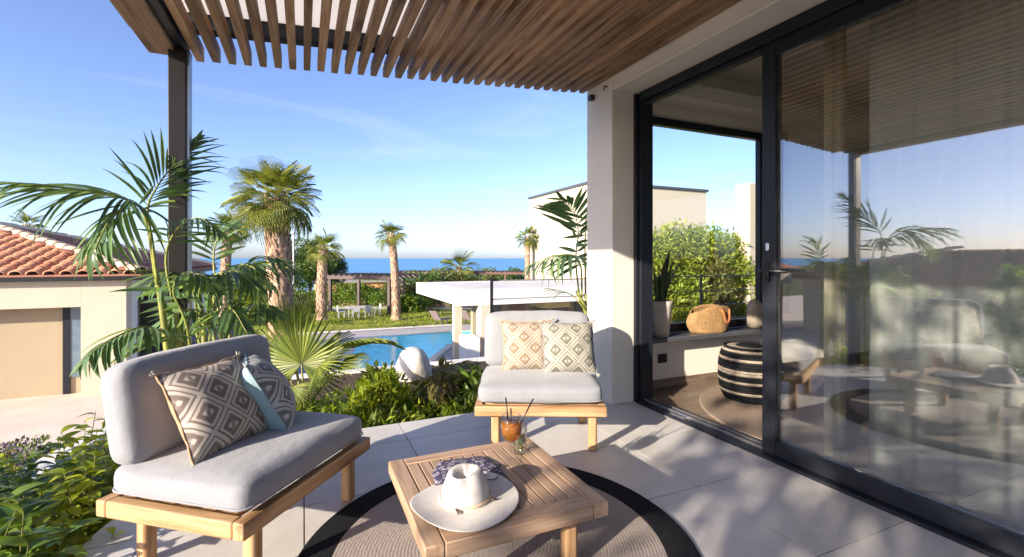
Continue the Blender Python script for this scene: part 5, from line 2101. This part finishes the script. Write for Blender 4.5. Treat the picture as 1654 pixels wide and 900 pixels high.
# ------------------------------------------------------------------ pool bar
BX, BY0, BY1 = 5.95, 18.7, 26.9
BZ0, BZ1 = -0.86, -0.25
bar_o = Vector((BX, BY0, POOL_Z))
bar = thing('pool_bar', 'white flat-roofed pool bar on square pillars beside the pool', 'pavilion', bar_o)


def bbox(name, lo, hi, mat, parent=None, bevel=0.0):
    return boxpart(name, [lo[i] - bar_o[i] for i in range(3)], [hi[i] - bar_o[i] for i in range(3)], mat, parent or bar, bevel)


XR = 17.5
roof_b = bbox('roof', (BX, BY0, BZ0), (XR, BY1, BZ1 - 0.06), WHITE)
bbox('parapet', (BX - 0.004, BY0 - 0.004, BZ1 - 0.058), (XR, BY0 + 1.6, BZ1), WHITE, roof_b)
bbox('parapet', (BX - 0.004, BY0 + 1.602, BZ1 - 0.058), (BX + 0.8, BY1, BZ1), WHITE, roof_b)
bbox('parapet', (BX + 0.802, BY1 - 0.6, BZ1 - 0.058), (XR, BY1, BZ1), WHITE, roof_b)
bbox('roof_inset', (BX + 0.804, BY0 + 1.604, BZ1 - 0.05), (XR, BY1 - 0.604, BZ1 - 0.03), m_plain('grey_roof_inset', (0.50, 0.49, 0.48), 0.9, 0, 0.12, 0.8), roof_b)  # plain grey area set into the white roof top
for y in (21.9, 24.6):
    bbox('panel_joint', (BX - 0.02, y - 0.12, BZ0 + 0.01), (BX - 0.005, y + 0.12, BZ1 - 0.07), m_plain('grey_joint', (0.30, 0.29, 0.29), 0.7), roof_b)
p1 = at(738.5, 577, 20.5)
bbox('pillar', (p1.x - 0.17, p1.y - 0.17, POOL_Z), (p1.x + 0.17, p1.y + 0.17, BZ0 - 0.002), HOUSE)
p2 = at(783, 585, 19.8)
bbox('pillar', (p2.x - 0.2, p2.y - 0.1, POOL_Z), (p2.x + 0.28, p2.y + 0.5, BZ0 - 0.002), HOUSE)
p3 = gnd(757, 590, POOL_Z)
cu = bbox('counter', (p3.x - 0.12, p3.y - 0.1, POOL_Z), (p3.x + 0.45, p3.y + 0.9, POOL_Z + 1.12), WHITE)
bbox('counter_panel', (p3.x + 0.452, p3.y - 0.08, POOL_Z), (p3.x + 0.51, p3.y + 0.9, POOL_Z + 1.1), TEAK_Z, cu)
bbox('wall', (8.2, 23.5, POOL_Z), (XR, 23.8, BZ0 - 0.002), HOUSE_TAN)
for k in range(5):
    x = 8.9 + k * 1.4
    wv_ = bbox('window', (x, 23.44, -2.4), (x + 0.95, 23.498, -1.1), m_plain('dim_opening_%d' % k, (0.16 + 0.10 * (k % 2), 0.15, 0.12), 0.3))
    bbox('frame', (x - 0.06, 23.42, -1.098), (x + 1.01, 23.499, -1.03), DARKWOOD, wv_)
bbox('canopy', (10.7, 20.2, -1.3), (12.2, 21.6, -1.0), m_plain('yellow_canvas', (0.60, 0.46, 0.20), 0.9))
for k in range(3):
    q = 7.2 + k * 0.95
    st_ = thing('bar_stool', ['bar stool nearest the white pillar of the pool bar', 'middle bar stool at the pool bar counter', 'bar stool deepest under the pool bar roof'][k], 'stool', (q, 20.6 + 0.2 * k, POOL_Z), 0, 'stools at the pool bar')
    MB().lathe([(0, 0.72), (0.18, 0.72), (0.19, 0.75), (0.17, 0.78), (0, 0.78)], 16).build('seat', DARKWOOD, st_, True)
    b = MB()
    for a in range(4):
        c, s = math.cos(a * 1.57 + .78), math.sin(a * 1.57 + .78)
        b = MB().tube([(c * 0.13, s * 0.13, 0.719), (c * 0.2, s * 0.2, 0.0)], 0.015, 6)
        b.build('leg', DARKGREY, st_)

# loungers by the pool
def lounger(label, p, rz):
    t = thing('sun_lounger', label, 'sun lounger', p, rz, 'sun loungers beyond the pool')
    LC = MATS.get('taupe_sling') or m_plain('taupe_sling', (0.20, 0.16, 0.17), 0.8)
    MB().box((-0.33, 0, 0.30), (0.33, 1.3, 0.36)).build('seat', LC, t, bevel=0.01)
    M = Matrix.Translation((0, 0, 0.33)) @ Matrix.Rotation(R(-52), 4, 'X')
    MB().box((-0.33, -0.75, -0.03), (0.33, -0.01, 0.03), M).build('backrest', LC, t, bevel=0.01)
    for x in (-0.29, 0.29):
        for y in (0.1, 1.2):
            MB().cbox((x, y, 0.149), (0.05, 0.05, 0.298)).build('leg', DARKGREY, t)


lp = gnd(712, 525, POOL_Z)
lounger('taupe sun lounger left of the pool bar pillar on the lawn edge', (lp.x - 0.2, lp.y, POOL_Z + 0.014), R(-60))
lp = gnd(760, 524, POOL_Z)
lounger('taupe sun lounger right of the pool bar pillar beyond the pool', (lp.x - 0.2, lp.y, POOL_Z + 0.014), R(-60))

# ------------------------------------------------------------------ far pergolas, dining set, lamps, buildings
def far_pergola(label, pa, pb, z_roof, depth_dir, mat, posts, thick=0.22, roof_depth=4.0):
    A, B = Vector((pa.x, pa.y, 0)), Vector((pb.x, pb.y, 0))
    t = thing('garden_pergola', label, 'pergola', (A.x, A.y, POOL_Z + 0.02), math.atan2(B.y - A.y, B.x - A.x))
    Lg = (B - A).length
    zz = z_roof - POOL_Z - 0.02
    MB().box((-0.3, -0.2, zz), (Lg + 0.3, 0.0, zz + thick)).build('beam', mat, t, bevel=0.01)
    MB().box((-0.3, roof_depth - 0.2, zz), (Lg + 0.3, roof_depth, zz + thick)).build('beam', mat, t, bevel=0.01)
    n = int(Lg / 0.5)
    for k in range(n + 1):
        x = -0.1 + k * (Lg + 0.1) / n
        MB().box((x - 0.06, -0.1, zz + thick + 0.002), (x + 0.06, roof_depth - 0.1, zz + thick + 0.1)).build('rafter', mat, t)
    for (fx, y) in posts:
        MB().box((fx * Lg - 0.11, y - 0.14, 0), (fx * Lg + 0.11, y + 0.08, zz - 0.002)).build('post', mat, t, bevel=0.01)
    return t


PERGW = m_plain('brown_painted_timber', (0.065, 0.04, 0.036), 0.6, 0, 0.2, 4)
PERGR = m_plain('rust_painted_timber', (0.10, 0.045, 0.035), 0.6, 0, 0.2, 4)
far_pergola('brown timber pergola over the white dining set beyond the pool', at(532, 503, 37.5), at(631, 503, 36), -0.52, None, PERGW, [(0.02, 0), (0.98, 0), (0.8, 3.9), (0.02, 3.9)], 0.28)
far_pergola('long rust-brown pergola further right behind the pool bar', at(640, 490, 52), at(862, 485, 50), -0.62, None, PERGR, [(0.0, 0), (0.30, 0), (0.6, 0), (0.8, 0), (0.98, 0)], 0.24, 3.0)

WPL = m_plain('white_plastic', (0.45, 0.45, 0.47), 0.4)
ds = gnd(580, 512, POOL_Z)
dt = thing('dining_table', 'white garden dining table under the far brown pergola', 'table', (ds.x, ds.y, POOL_Z + 0.03), 0.1)
MB().box((-0.9, -0.45, 0.70), (0.9, 0.45, 0.75)).build('tabletop', WPL, dt, bevel=0.01)
for x in (-0.8, 0.8):
    for y in (-0.38, 0.38):
        MB().cbox((x, y, 0.349), (0.06, 0.06, 0.698)).build('leg', WPL, dt)
dchair = None
for k, (x, y, rz, lb) in enumerate([(-1.25, 0.0, -90, 'white garden chair at left end of the dining table'), (-0.4, -0.75, 0, 'white garden chair in front of the dining table left half'), (0.45, -0.75, 0, 'white garden chair in front of the dining table right half'), (1.3, 0.0, 90, 'white garden chair at right end of the dining table')]):
    c, s = math.cos(0.1), math.sin(0.1)
    t = thing('garden_chair', lb, 'chair', (ds.x + c * x - s * y, ds.y + s * x + c * y, POOL_Z + 0.03), R(rz) + 0.1, 'white chairs round the dining table')
    MB().box((-0.24, -0.24, 0.42), (0.24, 0.24, 0.46)).build('seat', WPL, t)
    MB().box((-0.24, -0.28, 0.47), (0.24, -0.242, 0.88)).build('backrest', WPL, t)
    for lx in (-0.2, 0.2):
        for ly in (-0.2, 0.2):
            MB().cbox((lx, ly, 0.209), (0.04, 0.04, 0.418)).build('leg', WPL, t)

for k, (u, vb, vt, Z, lb) in enumerate([(474, 486, 378, 40, 'tall pale lamp post between the thick palm and the pine'), (524, 480, 404, 46, 'shorter pale lamp post just right of the short palm trunk')]):
    p, q = at(u, vb, Z), at(u, vt, Z)
    t = thing('lamp_post', lb, 'lamp post', (p.x, p.y, POOL_Z), 0, 'lamp posts in the garden')
    hh = q.z - POOL_Z
    MB().tube([(0, 0, 0), (0, 0, hh)], [0.09, 0.06], 8).build('pole', WPL, t, True)
    MB().lathe([(0.0, hh), (0.14, hh), (0.16, hh + 0.05), (0.1, hh + 0.22), (0.0, hh + 0.26)], 12).build('lamp_head', WPL, t, True)

ob = at(575, 476, 58)
obt = thing('orange_building', 'low orange building behind the far brown pergola', 'house', (ob.x - 4.6, ob.y, -6))
boxpart('wall', (0, 0, 0), (9.0, 6, 6 - 1.9), m_stucco('orange_render', (0.62, 0.33, 0.14)), obt)
boxpart('roof', (-0.3, -0.3, 4.102), (9.3, 6.3, 4.25), m_plain('flat_roof_grey', (0.28, 0.25, 0.22), 0.9), obt)
boxpart('window', (6.2, -0.04, 2.2), (7.4, -0.002, 3.4), WPL, obt)

# white cube villa on the right
VX, VY, VT = 16.9, 25.3, 5.96
v_o = Vector((VX, VY, POOL_Z))
cube = thing('white_villa', 'tall white cube villa with dark roof edge behind the pillar', 'house', v_o)
boxpart('wall', (0, 0, 0), (9.9, 9.0, VT - POOL_Z), m_stucco('pale_cream_render', (0.47, 0.43, 0.34), 0.04), cube)
boxpart('coping', (-0.12, -0.12, VT - POOL_Z + 0.002), (10.0, 9.1, VT - POOL_Z + 0.16), DARKGREY, cube)
# wall and hedge outside the back window
gw = thing('garden_pier', 'white rendered garden pier right of the cypress hedge', 'wall', (7.66, 6.2, -1.9))
boxpart('pier_body', (0, 0, 0), (0.8, 0.32, 4.47), HOUSE, gw, 0.01)
hd_ = thing('cypress_hedge', 'bright green clipped cypress hedge outside the back window', 'hedge', (4.0, 6.7, -1.9))
hb = []
hg = random.Random(5)
for k in range(230):
    hb.append(((hg.uniform(1.15, 4.3), hg.uniform(-0.35, 0.5), hg.uniform(0.9, 3.40)), (hg.uniform(0.25, 0.45), 0.34, hg.uniform(0.22, 0.38))))
leaf_cloud('foliage', CYPRESS, hb, 70000, 0.10, 0.034, hd_, seed=7, shell=0.5, up=0.6, curl=0.3)
leaf_cloud('dry_patch', BROWNLEAF, [((2.75, -0.6, 2.6), (0.22, 0.16, 0.42)), ((2.8, -0.6, 2.1), (0.18, 0.14, 0.3))], 650, 0.13, 0.04, hd_, seed=8, up=0.3)
MB().tube([(2.2, 0, 0), (2.2, 0, 2.6)], [0.08, 0.03], 8).build('trunk', BARK, hd_)

# pine tree and shrubs beyond the lawn
pt = at(497, 490, 44)
tree('pine_tree', 'rounded dark pine tree behind the lamp post and short palm', (pt.x, pt.y, POOL_Z), 6.1, (3.0, 2.6, 2.4, 26), DARKLEAF, 11000, 0.30, 0.09, 120, None, 0.16, 0.3)
pt = at(541, 480, 47)
tree('pine_tree', 'smaller wind-bent pine right of the short palm', (pt.x, pt.y, POOL_Z), 4.9, (1.5, 1.4, 1.6, 12), DARKLEAF, 3000, 0.28, 0.08, 121, None, 0.12, 0.4)
pt = at(408, 480, 44)
tree('leafy_tree', 'round leafy tree between the slender palm and thick trunk', (pt.x, pt.y, POOL_Z), 4.4, (2.0, 1.8, 1.8, 16), MIDLEAF, 5000, 0.26, 0.11, 122, None, 0.12, 0.25)
SH = [
    (350, 470, 476, 30, 2.0, 1.1, 0.75, MIDLEAF, 'green shrub left of the thick palm trunk'),
    (405, 478, 455, 34, 2.0, 1.3, 1.2, LIMELEAF, 'bright shrub between the slender palm and the thick trunk'),
    (446, 0, 470, 42, 2.4, 1.4, 0.9, MIDLEAF, 'shrub half hidden by the thick palm trunk'),
    (600, 0, 436, 62, 3.0, 2.2, 1.9, MIDLEAF, 'round green treetop rising above the far brown pergola'),
    (655, 0, 455, 42, 1.9, 1.4, 1.4, OLIVE, 'olive shrub just right of the leaning palm'),
    (690, 0, 440, 46, 2.3, 1.6, 1.7, DARKLEAF, 'dark rounded shrub left above the bar roof'),
    (722, 0, 431, 48, 2.1, 1.6, 1.9, OLIVE, 'pale olive shrub above the bar roof corner'),
    (760, 0, 446, 50, 2.0, 1.4, 1.2, YELLOWLEAF, 'yellow-green shrub under the rust pergola beam'),
    (792, 0, 430, 60, 1.5, 1.1, 1.3, OLIVE, 'small shrub rising above the rust pergola middle'),
    (835, 0, 430, 58, 2.4, 1.4, 1.3, DARKLEAF, 'dark shrub next to the palm by the white villa'),
    (575, 0, 455, 45, 2.6, 1.4, 1.0, MIDLEAF, 'olive shrub seen under the far brown pergola'),
    (660, 0, 478, 38, 1.5, 1.0, 0.9, MIDLEAF, 'low green shrub under the bar roof corner'),
    (318, 0, 470, 34, 1.8, 1.2, 1.0, DARKLEAF, 'dark shrub behind the house corner'),
    (625, 0, 446, 60, 2.6, 1.6, 1.5, DARKLEAF, 'dark shrub behind the leaning palm trunk'),
    (675, 0, 436, 64, 2.8, 1.8, 1.5, MIDLEAF, 'broad green shrub beyond the rust pergola left end'),
    (770, 0, 434, 66, 2.6, 1.8, 1.5, DARKLEAF, 'dark shrub beyond the rust pergola centre'),
    (815, 0, 437, 62, 2.4, 1.6, 1.5, MIDLEAF, 'green shrub beyond the rust pergola right end'),
    (565, 0, 440, 64, 2.2, 1.6, 1.5, OLIVE, 'pale shrub behind the orange building left end'),
]
for k, (u, _, vt, Z, rx_, ry_, rz_, mat, lb) in enumerate(SH):
    top = at(u, vt, Z)
    bz = max(-5.0, POOL_Z if Z < 60 else -4.5)
    tot = (top.z - bz)
    hz = tot / 2.0
    bush('background_shrub', lb, (top.x, top.y, bz), lobes(rx_, ry_, hz, 14, 200 + k), mat, 4200, 0.26, 0.12, 210 + k, 'shrubs between the garden and the sea', up=0.5)
# spiky palm bush over the pergola
pb_ = at(742, 424, 50)
fan_palm('bushy yellow-green palm over the rust pergola beam', (pb_.x, pb_.y, POOL_Z), 0.1, 0.25, 0.25, 2.0, 20, 33, group='tall fan palms in the garden', detail=False)

# hedge rows along the lawn
def hedge(label, a, b, h, dep, mat, seed, count):
    A, B = Vector((a.x, a.y, 0)), Vector((b.x, b.y, 0))
    t = thing('clipped_hedge', label, 'hedge', (A.x, A.y, POOL_Z), math.atan2((B - A).y, (B - A).x), 'hedges along the lawn')
    Lg = (B - A).length
    g = random.Random(seed)
    n = int(Lg * 2.2)
    leaf_cloud('foliage', mat, [((Lg * (k + g.uniform(0, 1)) / n, g.uniform(-dep, dep) * 0.4, h * g.uniform(0.35, 0.68)), (0.55, dep * 0.55, h * g.uniform(0.36, 0.5))) for k in range(n)], count, 0.2, 0.09, t, seed=seed, up=0.4)
    MB().box((0.4, -dep * 0.06, 0), (Lg - 0.4, dep * 0.06, h * 0.4)).build('stem', BARK, t)


hedge('dark hedge row behind the white dining set', at(455, 495, 43), at(640, 492, 42), 1.35, 1.2, MIDLEAF, 301, 8000)
hedge('bright hedge row left of the short palm', at(395, 510, 36), at(515, 507, 37), 0.9, 0.9, LIMELEAF, 302, 4000)
hedge('low hedge row behind the gravel path', at(640, 492, 41), at(800, 490, 41), 1.15, 1.2, MIDLEAF, 303, 5000)
# far wood that closes the view down to the shore
wb = []
wg = random.Random(9)
for k in range(150):
    p = fdir * wg.uniform(62, 84) + sdir * wg.uniform(-55, 45)
    wb.append(((p.x, p.y, -4.6 + wg.uniform(-0.4, 0.6)), (wg.uniform(1.4, 2.6), wg.uniform(1.4, 2.4), wg.uniform(1.0, 1.9))))
tag(leaf_cloud('far_scrub', OLIVE, wb, 15000, 0.5, 0.2, seed=12, up=0.4), kind='stuff')
